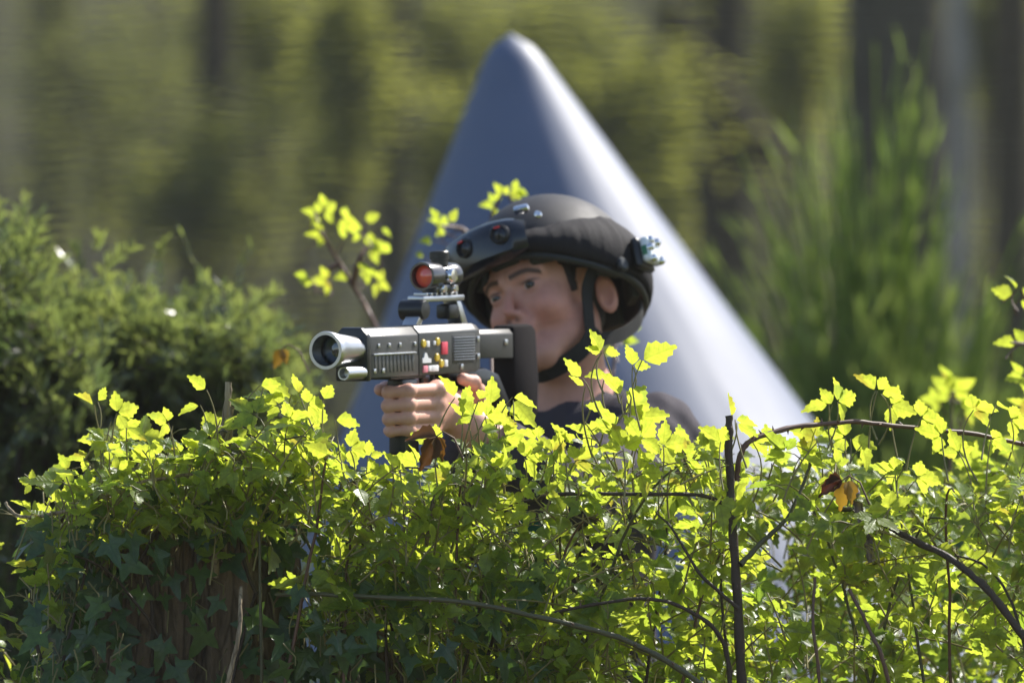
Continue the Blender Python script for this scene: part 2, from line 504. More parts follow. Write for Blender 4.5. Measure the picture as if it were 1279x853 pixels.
class Field:
    def __init__(s, xs, ys, zs):
        s.ax = (xs, ys, zs)
        s.F = np.full((len(xs), len(ys), len(zs)), 0.08, np.float32)

    def sub(s, lo, hi):
        sl = []
        for a, l, h in zip(s.ax, lo, hi):
            i0 = max(0, np.searchsorted(a, l) - 1); i1 = min(len(a), np.searchsorted(a, h) + 1)
            sl.append(slice(i0, i1))
        sl = tuple(sl)
        X, Y, Z = (a[q] for a, q in zip(s.ax, sl))
        return sl, X[:, None, None], Y[None, :, None], Z[None, None, :]

    @staticmethod
    def smin(a, b, k):
        if k <= 0: return np.minimum(a, b)
        h = np.clip(0.5 + 0.5 * (b - a) / k, 0, 1)
        return b + (a - b) * h - k * h * (1 - h)

    @staticmethod
    def smax(a, b, k):
        return -Field.smin(-a, -b, k)

    def cap(s, p, q, r0, r1, k=0.01, m=0.025):
        p = np.array(p, np.float32); q = np.array(q, np.float32); R = max(r0, r1) + k + m
        sl, X, Y, Z = s.sub(np.minimum(p, q) - R, np.maximum(p, q) + R)
        d = q - p; L2 = float(d @ d)
        t = np.clip(((X - p[0]) * d[0] + (Y - p[1]) * d[1] + (Z - p[2]) * d[2]) / L2, 0, 1)
        dist = np.sqrt((X - p[0] - t * d[0]) ** 2 + (Y - p[1] - t * d[1]) ** 2 + (Z - p[2] - t * d[2]) ** 2) - (r0 + (r1 - r0) * t)
        s.F[sl] = s.smin(s.F[sl], dist, k)

    def ell(s, c, r, M3=None, k=0.01, m=0.03, sub=False):
        c = np.array(c, np.float32); r = np.array(r, np.float32); R = r.max() + k + m
        sl, X, Y, Z = s.sub(c - R, c + R)
        dx, dy, dz = X - c[0], Y - c[1], Z - c[2]
        if M3 is not None:
            A = np.array(M3, np.float32)
            dx, dy, dz = (A[0, i] * dx + A[1, i] * dy + A[2, i] * dz for i in range(3))
        d = ell_d(dx, dy, dz, r)
        s.F[sl] = s.smax(s.F[sl], -d, k) if sub else s.smin(s.F[sl], d, k)

    def mesh(s, name, smooth_iter=1):
        F = s.F; xs, ys, zs = s.ax
        ins = F < 0
        nx, ny, nz = F.shape
        cnt = np.zeros((nx - 1, ny - 1, nz - 1), np.uint8)
        for i in (0, 1):
            for j in (0, 1):
                for k in (0, 1):
                    cnt += ins[i:nx - 1 + i, j:ny - 1 + j, k:nz - 1 + k]
        act = (cnt > 0) & (cnt < 8)
        I, J, Kk = np.nonzero(act)
        cid = np.full(act.shape, -1, np.int32); cid[act] = np.arange(len(I))
        acc = np.zeros((len(I), 3)); num = np.zeros(len(I))
        corners = [(i, j, k) for i in (0, 1) for j in (0, 1) for k in (0, 1)]
        pos = {}; val = {}
        for c in corners:
            val[c] = F[I + c[0], J + c[1], Kk + c[2]].astype(float)
            pos[c] = np.stack([xs[I + c[0]], ys[J + c[1]], zs[Kk + c[2]]], -1).astype(float)
        for a in corners:
            for ax in range(3):
                if a[ax] == 0:
                    b = list(a); b[ax] = 1; b = tuple(b)
                    va, vb = val[a], val[b]
                    cr = (va < 0) != (vb < 0)
                    t = np.where(cr, va / np.where(cr, va - vb, 1), 0)
                    acc += np.where(cr[:, None], pos[a] + t[:, None] * (pos[b] - pos[a]), 0); num += cr
        V = acc / num[:, None]
        faces = []
        for ax in range(3):
            sA = [slice(None)] * 3; sB = [slice(None)] * 3
            sA[ax] = slice(0, -1); sB[ax] = slice(1, None)
            ch = ins[tuple(sA)] != ins[tuple(sB)]
            o1, o2 = [(1, 2), (2, 0), (0, 1)][ax]
            idx = np.nonzero(ch)
            dims = (nx - 1, ny - 1, nz - 1)
            ok = (idx[o1] > 0) & (idx[o2] > 0) & (idx[o1] < dims[o1]) & (idx[o2] < dims[o2])
            idx = [q[ok] for q in idx]

            def cell(d1, d2):
                q = list(idx); q[o1] = q[o1] - d1; q[o2] = q[o2] - d2
                return cid[q[0], q[1], q[2]]
            quad = np.stack([cell(1, 1), cell(0, 1), cell(0, 0), cell(1, 0)], -1)
            flip = ~ins[idx[0], idx[1], idx[2]]
            quad[flip] = quad[flip][:, ::-1]
            faces.append(quad)
        Q = np.concatenate(faces); Q = Q[(Q >= 0).all(1)]
        for _ in range(smooth_iter):
            A = np.zeros_like(V); N = np.zeros(len(V))
            for a, b in ((0, 1), (1, 2), (2, 3), (3, 0)):
                np.add.at(A, Q[:, a], V[Q[:, b]]); np.add.at(N, Q[:, a], 1)
                np.add.at(A, Q[:, b], V[Q[:, a]]); np.add.at(N, Q[:, b], 1)
            V = 0.5 * V + 0.5 * A / np.maximum(N, 1)[:, None]
        return V, Q


def ell_d(dx, dy, dz, r):
    a = np.sqrt((dx / r[0]) ** 2 + (dy / r[1]) ** 2 + (dz / r[2]) ** 2)
    b = np.sqrt((dx / r[0] ** 2) ** 2 + (dy / r[1] ** 2) ** 2 + (dz / r[2] ** 2) ** 2) + 1e-9
    return a * (a - 1) / b


def cap_d(X, Y, Z, p, q, r0, r1):
    p = np.array(p, np.float32); q = np.array(q, np.float32); d = q - p
    t = np.clip(((X - p[0]) * d[0] + (Y - p[1]) * d[1] + (Z - p[2]) * d[2]) / float(d @ d), 0, 1)
    return np.sqrt((X - p[0] - t * d[0]) ** 2 + (Y - p[1] - t * d[1]) ** 2 + (Z - p[2] - t * d[2]) ** 2) - (r0 + (r1 - r0) * t)


def vcol(me, C):
    a = me.attributes.new('Col', 'FLOAT_COLOR', 'POINT')
    a.data.foreach_set('color', np.concatenate([C, np.ones((len(C), 1))], 1).astype(np.float32).ravel())


# ================================================================== THE SETTING
def mat_ground(name, cols, scale):
    m, nt, b, out = new_mat(name)
    tc = nt.nodes.new('ShaderNodeTexCoord')
    n = nt.nodes.new('ShaderNodeTexNoise'); n.inputs['Scale'].default_value = scale; n.inputs['Detail'].default_value = 9; n.inputs['Roughness'].default_value = 0.62
    nt.links.new(tc.outputs['Object'], n.inputs['Vector'])
    r = nt.nodes.new('ShaderNodeValToRGB')
    r.color_ramp.elements[0].position = 0.30; r.color_ramp.elements[1].position = 0.72
    r.color_ramp.elements[0].color = (*cols[0], 1); r.color_ramp.elements[1].color = (*cols[-1], 1)
    for i, c in enumerate(cols[1:-1]):
        e = r.color_ramp.elements.new(0.30 + 0.42 * (i + 1) / (len(cols) - 1)); e.color = (*c, 1)
    nt.links.new(n.outputs['Fac'], r.inputs['Fac']); nt.links.new(r.outputs['Color'], b.inputs['Base Color'])
    b.inputs['Roughness'].default_value = 0.95; b.inputs['Specular IOR Level'].default_value = 0.2
    n2 = nt.nodes.new('ShaderNodeTexNoise'); n2.inputs['Scale'].default_value = scale * 14; n2.inputs['Detail'].default_value = 6
    nt.links.new(tc.outputs['Object'], n2.inputs['Vector'])
    bp = nt.nodes.new('ShaderNodeBump'); bp.inputs['Strength'].default_value = 0.7; bp.inputs['Distance'].default_value = 0.05
    nt.links.new(n2.outputs['Fac'], bp.inputs['Height']); nt.links.new(bp.outputs['Normal'], b.inputs['Normal'])
    return m


def grid_sheet(name, x0, x1, nx, y0, y1, ny, hf):
    X, Y = np.meshgrid(np.linspace(x0, x1, nx), np.linspace(y0, y1, ny), indexing='ij')
    V = np.stack([X, Y, hf(X, Y)], -1).reshape(-1, 3)
    i = np.arange(nx - 1)[:, None] * ny; j = np.arange(ny - 1)[None]
    F = np.stack([i + j, i + ny + j, i + ny + j + 1, i + j + 1], -1).reshape(-1, 4)
    return np_mesh(name, V, F)


g = link_mesh('ground', grid_sheet('ground', -160, 160, 81, -40, 260, 76, lambda X, Y: 0 * X),
              mat_ground('forest_floor', [(0.05, 0.035, 0.02), (0.10, 0.075, 0.045), (0.06, 0.075, 0.025), (0.12, 0.10, 0.06)], 0.9))
tag(g, kind='structure')
hl = link_mesh('hill', grid_sheet('hill', -150, 150, 121, 62, 200, 70,
               lambda X, Y: -0.3 + 26 * (1 - np.exp(-((Y - 62) / 42.0) ** 1.3)) + 0.7 * np.sin(X * .21 + 1) * np.cos(Y * .17) + 0.35 * np.sin(X * .63 + Y * .4)),
               mat_ground('wooded_slope', [(0.05, 0.047, 0.028), (0.07, 0.066, 0.04), (0.075, 0.078, 0.032), (0.10, 0.085, 0.06)], 0.35))
tag(hl, kind='structure')


# ---- trees: tapered trunk, limbs, a crown of leaf-sized faces above the frame
def tree(x, y, r, label, mat, h=9.0, lean=(0, 0), group='trunks of the trees behind the net', nleaf=1500, branch=None, seed=1):
    rs = np.random.default_rng(seed)
    t = empty('tree', (x, y, 0)); tag(t, label, 'tree', group)
    nz, ns = 46, 22
    zz = np.concatenate([np.linspace(-0.05, 3.4, 30), np.linspace(3.6, h, nz - 30)])
    ang = np.arange(ns) * 2 * math.pi / ns
    V = []
    for z in zz:
        rad = r * (1.0 - 0.55 * max(z, 0) / h) * (1 + 0.55 * math.exp(-max(z, 0) / 0.22))
        cx = lean[0] * z + 0.05 * r * math.sin(z * 1.3 + seed); cy = lean[1] * z + 0.05 * r * math.cos(z * 1.1 + seed)
        for a in ang:
            q = rad * (1 + 0.06 * math.sin(3 * a + seed + z * .7) + 0.05 * noise.noise((math.cos(a) * 2, math.sin(a) * 2, z * 2.2 + seed)))
            V.append((cx + q * math.cos(a), cy + q * math.sin(a), z))
    i = np.arange(len(zz) - 1)[:, None] * ns; j = np.arange(ns)[None]; j2 = (j + 1) % ns
    F = np.stack([i + j, i + j2, i + ns + j2, i + ns + j], -1).reshape(-1, 4)
    tr = link_mesh('trunk', np_mesh('trunk', V, F), mat, t)
    paths = []; tips = []
    for k in range(9):
        z0 = h * rs.uniform(0.52, 0.97); a = rs.uniform(0, 6.28); ln = rs.uniform(1.0, 2.2) * (1.1 - 0.4 * z0 / h)
        p0 = np.array([lean[0] * z0, lean[1] * z0, z0]); p2 = p0 + ln * np.array([math.cos(a), math.sin(a), 0.5])
        p1 = (p0 + p2) / 2 + np.array([0, 0, 0.35])
        paths.append((bez(p0, p1, p2, 9), np.linspace(r * 0.3, r * 0.05, 9))); tips += [p1, p2, (p1 + p2) / 2]
    for q_ in paths: link_mesh('limb', tubes_mesh('limb', [q_]), mat, t)
    tips = np.array(tips)
    pos = tips[rs.integers(0, len(tips), nleaf)] + rs.normal(size=(nleaf, 3)) * 0.45
    pos = pos[pos[:, 2] > 3.9]
    n = len(pos)
    link_mesh('crown', leaves_mesh('crown', pos, rand_unit(n), rand_unit(n) + [0, 0, .8], rs.uniform(.09, .17, n), rs.uniform(0, 1, n), 'oval', curl=.2), M['wood_leaf'], t)
    if branch:
        b = [P(*q) - Vector((x, y, 0)) for q in branch[0]]
        link_mesh('branch', tubes_mesh('branch', [(bez(b[0], b[1], b[2], 14), np.linspace(branch[1], branch[2], 14))], 8), mat, t)
    return t


def tx(px, D): return (px - 639.5) * D * K


tree(tx(266, 37), 37, 0.085, 'slender dark tree trunk standing alone behind the net on the left side', M['trunk'], 8.5, (0.004, 0), seed=3)
tree(tx(498, 41), 41, 0.092, 'faint grey brown trunk just left of the blue cone, behind the net', M['trunk_grey'], 9, (-0.006, 0), seed=5)
tree(tx(918, 34), 34, 0.118, 'brown trunk with a leaning branch between the blue cone and the broom', M['trunk'], 9.5, (-0.02, 0), seed=8,
     branch=([(955, 190, 34), (890, 120, 33.6), (835, 15, 33.2)], 0.075, 0.05))
tree(tx(1112, 31), 31, 0.195, 'thickest dark trunk rising directly behind the broom', M['trunk_grey'], 10.5, (0.004, 0), seed=13)
tree(tx(1266, 35), 35, 0.095, 'brown trunk at the right edge of the picture, past the broom', M['trunk'], 9, (0.0, 0), seed=21)
tree(tx(60, 47), 47, 0.16, 'hazy grey trunk far back above the dark green conifer shrub', M['trunk_grey'], 10, (0.01, 0), seed=34)
tree(tx(1196, 33), 33, 0.05, 'thin pale trunk with sunlit patches put into its bark colour, just right of the thickest trunk', M['trunk_pale'], 9, (0.0, 0), seed=37)


# ---- woodland shrubs behind the net
def shrub(px, D, hgt, wid, n, label, tint=(0, 1), seed=1, size=(.028, .055), z0=0.0, mat='wood_leaf'):
    rs = np.random.default_rng(seed)
    x = tx(px, D)
    t = empty('shrub', (x, D, 0)); tag(t, label, 'shrub', 'woodland shrubs behind the net')
    ns = 16
    tips = []; paths = []
    for k in range(ns):
        a = rs.uniform(0, 6.28); e = rs.uniform(.15, 1)
        tip = np.array([math.cos(a) * wid * .5 * math.sqrt(1 - e * .5), math.sin(a) * wid * .4 * math.sqrt(1 - e * .5), hgt * (0.25 + .75 * e)])
        pp = bez((0, 0, 0), (tip[0] * .3, tip[1] * .3, tip[2] * .7), tip, 8)
        paths.append((pp, np.linspace(.02, .004, 8))); tips.append(pp[3:])
    tips = np.concatenate(tips)
    link_mesh('stem', tubes_mesh('stem', paths), M['trunk'], t)
    pos = tips[rs.integers(0, len(tips), n)] + rs.normal(size=(n, 3)) * np.array([.11 * wid, .11 * wid, .08 * hgt])
    pos[:, 2] = np.clip(pos[:, 2], 0.03, None)
    cl = np.array([noise.noise(Vector(p * 1.9 + seed)) for p in pos])
    keep = cl > 0.03
    pos, cl = pos[keep], cl[keep]; n = len(pos)
    tn = np.clip(tint[0] + (tint[1] - tint[0]) * (0.45 + 1.1 * (cl - .1) + rs.normal(size=n) * .15), 0, 1)
    nn = 0.7 * SUNV + 0.7 * rand_unit(n) + [0, 0, .2]
    link_mesh('foliage', leaves_mesh('foliage', pos, rand_unit(n) * [1, 1, .6] - [0, 0, .3], nn, rs.uniform(size[0], size[1], n), tn, 'oval', curl=.25), M[mat], t)
    return t


shrub(240, 40, 3.33, 1.66, 2808, 'dull green shrub behind the slender dark trunk', (0.0, .3), 2)
shrub(90, 44, 4.22, 2.18, 3240, 'tall grey green shrub at the far left beyond the net', (0, .35), 3)
shrub(430, 43, 4.35, 1.66, 3240, 'dull olive shrub left of the blue cone', (.0, .5), 4)
shrub(620, 47, 4.61, 2.43, 3456, 'olive shrub straight behind the tip of the blue cone', (0, .5), 5)
shrub(770, 39, 4.22, 1.47, 3240, 'olive shrub low on the right of the tip of the blue cone', (.2, .7), 6)
shrub(1010, 44, 4.74, 2.18, 3456, 'olive shrub between the two big trunks on the right', (.0, .55), 7)
shrub(1225, 41, 4.10, 1.15, 2592, 'grey green shrub showing past the thickest trunk', (.1, .7), 8)
shrub(330, 54, 5.63, 3.33, 3888, 'farthest dim shrub at the foot of the slope on the left', (0, .4), 9, size=(.04, .07))
shrub(860, 56, 5.89, 3.84, 4104, 'farthest dim shrub at the foot of the slope on the right', (0, .5), 10, size=(.04, .07))

for q in [(-250, 42, 3.6, 2.0, 'tall olive shrub beyond the left end of the conifer group', (.1, .7), 41), (-560, 46, 4.4, 2.6, 'wide olive shrub farthest to the left in the wood', (.1, .7), 42),
          (1420, 40, 3.6, 2.0, 'olive shrub past the right edge of the broom', (.1, .8), 43), (1720, 44, 4.2, 2.6, 'wide olive shrub farthest to the right in the wood', (.1, .8), 44)]:
    shrub(q[0], q[1], q[2], q[3], 3000, q[4], q[5], q[6])
tree(tx(-330, 36), 36, 0.12, 'brown trunk standing left of the whole conifer group', M['trunk'], 9, (0.01, 0), seed=51)
tree(tx(1560, 34), 34, 0.13, 'brown trunk standing far to the right of the broom', M['trunk'], 9, (-0.01, 0), seed=52)

# ---- slim understory trees whose leafy heads catch the sun between the trunks
def understory(px, py, D, wpx, hpx, n, lo, hi, label, seed):
    rs = np.random.default_rng(seed); c = np.array(P(px, py, D)); org = np.array([c[0] + rs.normal() * .1, D, 0]); c = c - org
    t = empty('understory_tree', org); tag(t, label, 'small tree', 'slim understory trees in the wood')
    rx, rz = wpx * D * K / 2, hpx * D * K / 2
    link_mesh('trunk', tubes_mesh('trunk', [(bez((0, 0, 0), (c[0] * .3, 0, c[2] * .6), c + [0, 0, rz * .5], 12), np.linspace(.022, .007, 12))], 7), M['trunk'], t)
    cen = [c + np.array([rs.normal() * rx * .5, rs.normal() * rx * .3, rs.normal() * rz * .5]) for _ in range(7)]
    for q in cen: link_mesh('limb', tubes_mesh('limb', [(bez(c * [1, 1, .75], (c + q) / 2 + [0, 0, .05], q, 7), np.linspace(.009, .003, 7))], 5), M['trunk'], t)
    cen = np.array(cen); wt = rs.integers(0, 7, n)
    pos = cen[wt] + rs.normal(size=(n, 3)) * np.array([rx * .60, rx * .45, rz * .58])
    tn = np.clip(lo + (hi - lo) * (.5 + .22 * rs.normal(size=7))[wt] + rs.normal(size=n) * .12, 0, 1)
    nn = .8 * SUNV + .6 * rand_unit(n) + [0, 0, .2]
    link_mesh('crown', leaves_mesh('crown', pos, rand_unit(n) * [1, 1, .6] - [0, 0, .3], nn, rs.uniform(.03, .06, n), tn, 'oval', curl=.25), M['wood_leaf'], t)


for q in [(236, 232, 33, 120, 110, 1300, .2, .7, 'small tree with a round yellow green head just left of the slender dark trunk'),
          (335, 60, 38, 150, 130, 1500, .2, .7, 'dull olive small tree head near the top edge, right of the slender dark trunk'),
          (440, 95, 35, 90, 190, 1700, .5, 1., 'tall narrow bright small tree head left of the faint trunk'),
          (415, 215, 41, 90, 80, 900, .3, .9, 'low olive small tree head behind the young sapling leaves'),
          (558, 225, 35, 70, 130, 1100, .5, 1., 'yellow green small tree head against the left edge of the blue cone'),
          (575, 60, 42, 120, 120, 1300, .3, .8, 'olive small tree head left of the tip of the blue cone'),
          (745, 150, 33, 170, 150, 2600, .6, 1., 'widest bright small tree head right of the tip of the blue cone'),
          (815, 235, 37, 110, 100, 1500, .6, 1., 'bright small tree head low between the blue cone and the brown trunk'),
          (705, 45, 40, 130, 90, 1300, .3, .8, 'olive small tree head above the blue cone at the top edge'),
          (1000, 80, 37, 90, 150, 1300, .4, .9, 'olive small tree head above the broom, left of the thickest trunk'),
          (1230, 40, 38, 70, 120, 1000, .6, 1., 'yellowish small tree head in the upper right between the last two trunks'),
          (120, 120, 42, 150, 220, 1500, .0, .4, 'dim grey green small tree head in the upper left')]:
    understory(*q, seed=int(q[0]))

# ---- the netting: fine horizontal strands, sagging a little
m_net, nt, bs, out = new_mat('net_strand')
bs.inputs['Base Color'].default_value = (.17, .17, .14, 1); bs.inputs['Roughness'].default_value = .8; bs.inputs['Specular IOR Level'].default_value = .2
tr_ = nt.nodes.new('ShaderNodeBsdfTranslucent'); tr_.inputs['Color'].default_value = (.22, .215, .18, 1)
ms_ = nt.nodes.new('ShaderNodeMixShader'); ms_.inputs[0].default_value = .5
nt.links.new(bs.outputs[0], ms_.inputs[1]); nt.links.new(tr_.outputs[0], ms_.inputs[2]); nt.links.new(ms_.outputs[0], out.inputs['Surface'])
t = empty('safety_net', (0, 19.4, 0)); tag(t, 'wide grey green safety net of fine horizontal strands hung across the wood', 'net')
nst = 334; pitch = 0.0113
xs_ = np.linspace(-4.2, 4.2, 57)
VV, FF = [], []; off = 0
for k in range(nst):
    z0 = 0.03 + k * pitch
    sag = 0.028 * np.sin(xs_ * 1.25 + 0.6 + z0 * .35) - 0.022 * xs_ * (0.4 + 0.25 * z0) + 0.01 * np.sin(xs_ * 3.1 + z0 * 1.7)
    zc = z0 + sag + RNG.normal() * 0.0005
    yc = 0.05 * np.sin(xs_ * .9 + z0 * .8)
    hh = 0.0018
    for (dy, dz) in ((-.001, -hh), (-.001, hh), (.001, hh), (.001, -hh)):
        pass
    ring = np.stack([np.stack([xs_, yc + dy, zc + dz], -1) for dy, dz in ((-.0012, -hh), (-.0012, hh), (.0012, hh), (.0012, -hh))], 1)
    m = len(xs_)
    VV.append(ring.reshape(-1, 3))
    i = np.arange(m - 1)[:, None] * 4; j = np.arange(4)[None]; j2 = (j + 1) % 4
    FF.append(np.stack([i + j, i + 4 + j, i + 4 + j2, i + j2], -1).reshape(-1, 4) + off); off += m * 4
link_mesh('netting', np_mesh('netting', np.concatenate(VV), np.concatenate(FF)), m_net, t, smooth=False)
b = MB()
for k in range(85):
    x = -4.2 + k * 0.1
    b.tube([(x, 0.05 * math.sin(x * .9), 0.0), (x, 0.05 * math.sin(x * .9 + 2), 3.8)], 0.0007, 4)
b.build('tie_thread', mat_plain('net_thread', (0.12, 0.125, 0.095), 0.7), t, smooth=False)
for x in (-4.3, 4.3):
    b = MB(); b.tube([(x, 0, -0.05), (x, 0, 3.95)], 0.045, 12); b.build('post', M['stick'], t)
b = MB(); b.tube([(-4.3, 0, 3.86), (0, 0, 3.80), (4.3, 0, 3.86)], 0.006, 6); b.build('top_cable', mat_plain('cable', (0.1, 0.1, 0.1), .5), t)

# ---- the blue-grey cone bunker: oblique, soft, rounded tip
t = empty('inflatable_cone', (0.36, 17.2, 0)); tag(t, 'big blue grey cone shaped bunker with a rounded tip behind the helmeted player', 'inflatable cone')
apx = P(637, 42, 17.2); H = apx.z
nz, na = 90, 120
V = []
for iz in range(nz):
    u = iz / (nz - 1)
    z = H * (1 - (1 - u) ** 1.0)
    if u > 0.965:
        pass
    q = 1 - z / H
    cx = apx.x + 0.361 * q - 0.36
    base = 0.029 + 1.09 * q
    tipr = math.sqrt(max(0.0, 1 - max(0.0, (z - (H - 0.045)) / 0.045) ** 2)) if z > H - 0.045 else 1.0
    belly = 0.018 * math.sin(math.pi * min(1, q * 1.05))
    foot = -0.10 * math.exp(-z / 0.06)
    for ia in range(na):
        a = 2 * math.pi * ia / na
        r = (base + belly + foot)
        r += 0.006 * q * math.sin(a * 3 + 5 * z) * math.sin(z * 7 + 2 * a)
        seam = abs(((a / (2 * math.pi) * 8 + 0.15) % 1) - 0.5) * 2
        r -= 0.010 * q * math.exp(-((1 - seam) / 0.05) ** 2)
        r += (0.010 * q) * noise.noise((math.cos(a) * 2.2, math.sin(a) * 2.2, z * 2.0)) + 0.004 * q * noise.noise((math.cos(a) * 9, math.sin(a) * 9, z * 7))
        r *= tipr
        V.append((cx + r * math.cos(a), 0.92 * r * math.sin(a), z))
i = np.arange(nz - 1)[:, None] * na; j = np.arange(na)[None]; j2 = (j + 1) % na
F = np.stack([i + j, i + j2, i + na + j2, i + na + j], -1).reshape(-1, 4)
m, nt, bs, out = new_mat('cone_fabric')
bs.inputs['Roughness'].default_value = 0.40; bs.inputs['Specular IOR Level'].default_value = 0.85; bs.inputs['Coat Weight'].default_value = 0.0; bs.inputs['Coat Roughness'].default_value = 0.36
tc = nt.nodes.new('ShaderNodeTexCoord'); nn_ = nt.nodes.new('ShaderNodeTexNoise'); nn_.inputs['Scale'].default_value = 5; nn_.inputs['Detail'].default_value = 8
nt.links.new(tc.outputs['Object'], nn_.inputs['Vector'])
rp = nt.nodes.new('ShaderNodeValToRGB'); rp.color_ramp.elements[0].color = (0.060, 0.082, 0.145, 1); rp.color_ramp.elements[1].color = (0.10, 0.128, 0.21, 1)
nt.links.new(nn_.outputs['Fac'], rp.inputs['Fac']); nt.links.new(rp.outputs['Color'], bs.inputs['Base Color'])
mr = nt.nodes.new('ShaderNodeMapRange'); mr.inputs['To Min'].default_value = .48; mr.inputs['To Max'].default_value = .64
nt.links.new(nn_.outputs['Fac'], mr.inputs['Value']); nt.links.new(mr.outputs['Result'], bs.inputs['Roughness'])
link_mesh('cover', np_mesh('cover', V, F), m, t)
b = MB(); b.lathe((0, 0, 0.0), (0, 0, 1), [(0.0, 1.06), (0.0, 1.10), (0.05, 1.13), (0.10, 1.12), (0.12, 1.07)], 64, closed=False)
b.build('base_band', mat_plain('band', (0.05, 0.055, 0.07), .6), t)

# ---- the broom: hundreds of thin upright green stems
def broom(px, D, label, spread, hgt, n, seed):
    rs = np.random.default_rng(seed)
    t = empty('broom_bush', (tx(px, D), D, 0)); tag(t, label, 'broom bush', 'broom bushes in front of the net')
    VV, FF, TT = [], [], []; off = 0; k = 9
    for q in range(n):
        a = rs.uniform(0, 6.28); rr = math.sqrt(rs.uniform(0, 1)); ln = hgt * rs.uniform(.55, 1.0) * (1 - .25 * rr * rr)
        top = np.array([math.cos(a) * rr * spread, math.sin(a) * rr * spread * .7, ln])
        st = rs.uniform(0, .55)
        p0 = top * np.array([.45, .45, 1]) * st * np.array([1, 1, .9])
        pts = bez(p0, p0 + (top - p0) * np.array([.35, .35, .6]), top + np.array([rs.normal() * .06, rs.normal() * .05, -rs.uniform(0, .1)]), k)
        r = np.linspace(rs.uniform(.005, .009), .002, k)
        d = unit(np.gradient(pts, axis=0)); s1 = unit(np.cross(d, [0.2, 1, 0.1])); s2 = np.cross(d, s1)
        ring = np.stack([pts + r[:, None] * (math.cos(w_) * s1 + math.sin(w_) * s2) for w_ in (0, 2.09, 4.19)], 1)
        VV.append(ring.reshape(-1, 3)); TT.append(np.full(k * 3, rs.uniform(0, 1)))
        i = np.arange(k - 1)[:, None] * 3; j = np.arange(3)[None]; j2 = (j + 1) % 3
        FF.append(np.stack([i + j, i + 3 + j, i + 3 + j2, i + j2], -1).reshape(-1, 4) + off); off += k * 3
    V = np.concatenate(VV); me = np_mesh('stem', V, np.concatenate(FF)); set_tint(me, np.concatenate(TT))
    link_mesh('stem', me, M['broom'], t)
    nl = n * 11
    sel = V[rs.integers(0, len(V), nl)]; sel = sel[(sel[:, 2] > .4) & (sel[:, 2] < hgt * .97)]; nl = len(sel)
    fan = sel * np.array([1.0, 1.0, 0.0]) / spread
    link_mesh('leaf', leaves_mesh('leaf', sel, fan * .6 + rand_unit(nl) * .38 + [0, 0, 1], rand_unit(nl) + .5 * SUNV, rs.uniform(.035, .085, nl), np.clip(rs.normal(size=nl) * .3 + .45, 0, 1), 'needle', wid=rs.uniform(.35, .8, nl)), M['broom'], t)
    return t


broom(1085, 18.35, 'tall feathery broom bush with thin upright green stems', 0.31, 2.10, 560, 5)
broom(1190, 18.75, 'lower broom bush with looser stems beside the taller one', 0.26, 1.7, 380, 6)
broom(985, 18.7, 'small sparse broom leaning out at the foot of the blue cone', 0.2, 1.6, 260, 9)


# ---- dark conifer shrubs on the left: short needle sprays
def conifer(px, D, outline, label, seed, n=900, depth=0.5):
    """outline: (px, top py) pairs; sprays fill the space below it."""
    rs = np.random.default_rng(seed)
    t = empty('conifer_shrub', (tx(px, D), D, 0)); tag(t, label, 'conifer shrub', 'dark conifer shrubs left of the player')
    org = np.array([tx(px, D), D, 0])
    ox = np.array([o[0] for o in outline]); oy = np.array([o[1] for o in outline])
    P_, D_, N_, S_, T_ = [], [], [], [], []
    paths = []
    for q in range(n):
        x = rs.uniform(ox[0], ox[-1]); top = np.interp(x, ox, oy)
        y = top + 38 + (rs.exponential(70) if rs.uniform() < .42 else rs.uniform(0, 620)) - (rs.exponential(22) if rs.uniform() < .25 else 0)
        dd = D + rs.uniform(-depth, depth)
        base = np.array(P(x, y, dd))
        if base[2] < .1: continue
        ln = rs.uniform(.05, .12)
        dr = unit(np.array([rs.normal() * .45, rs.normal() * .45 - .25, rs.uniform(.35, 1.0)]))
        k = 16
        tt = np.linspace(0, 1, k)[:, None]
        pts = base + dr * ln * tt + np.array([0, 0, -.02]) * tt * tt - org
        paths.append((pts[::5], np.linspace(.0016, .0007, len(pts[::5]))))
        sd = unit(np.cross(dr, rs.normal(size=3)))
        sg = np.where(np.arange(k) % 2, 1, -1)[:, None]
        nd = unit(dr * 1.0 + sd * sg * .75 + rs.normal(size=(k, 3)) * .18)
        P_.append(pts); D_.append(nd); N_.append(np.cross(sd, dr)[None] + rs.normal(size=(k, 3)) * .4); S_.append(rs.uniform(.014, .027, k))
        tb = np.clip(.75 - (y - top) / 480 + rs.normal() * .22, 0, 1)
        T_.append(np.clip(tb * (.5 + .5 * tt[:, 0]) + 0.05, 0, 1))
    nn = sum(len(a) for a in P_)
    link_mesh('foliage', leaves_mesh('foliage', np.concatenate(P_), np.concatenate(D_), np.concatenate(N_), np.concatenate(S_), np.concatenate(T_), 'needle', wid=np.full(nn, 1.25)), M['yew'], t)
    for q in range(12):
        x = rs.uniform(ox[0], ox[-1]); top = np.interp(x, ox, oy)
        tip = np.array(P(x, top + 20, D + rs.uniform(-depth, depth) * .8)) - org
        paths.append((bez((rs.normal() * .04, rs.normal() * .04, 0), (tip[0] * .4, tip[1] * .4, tip[2] * .6), tip, 10), np.linspace(.014, .002, 10)))
    link_mesh('stem', tubes_mesh('stem', paths), M['cane_dark'], t)
    return t


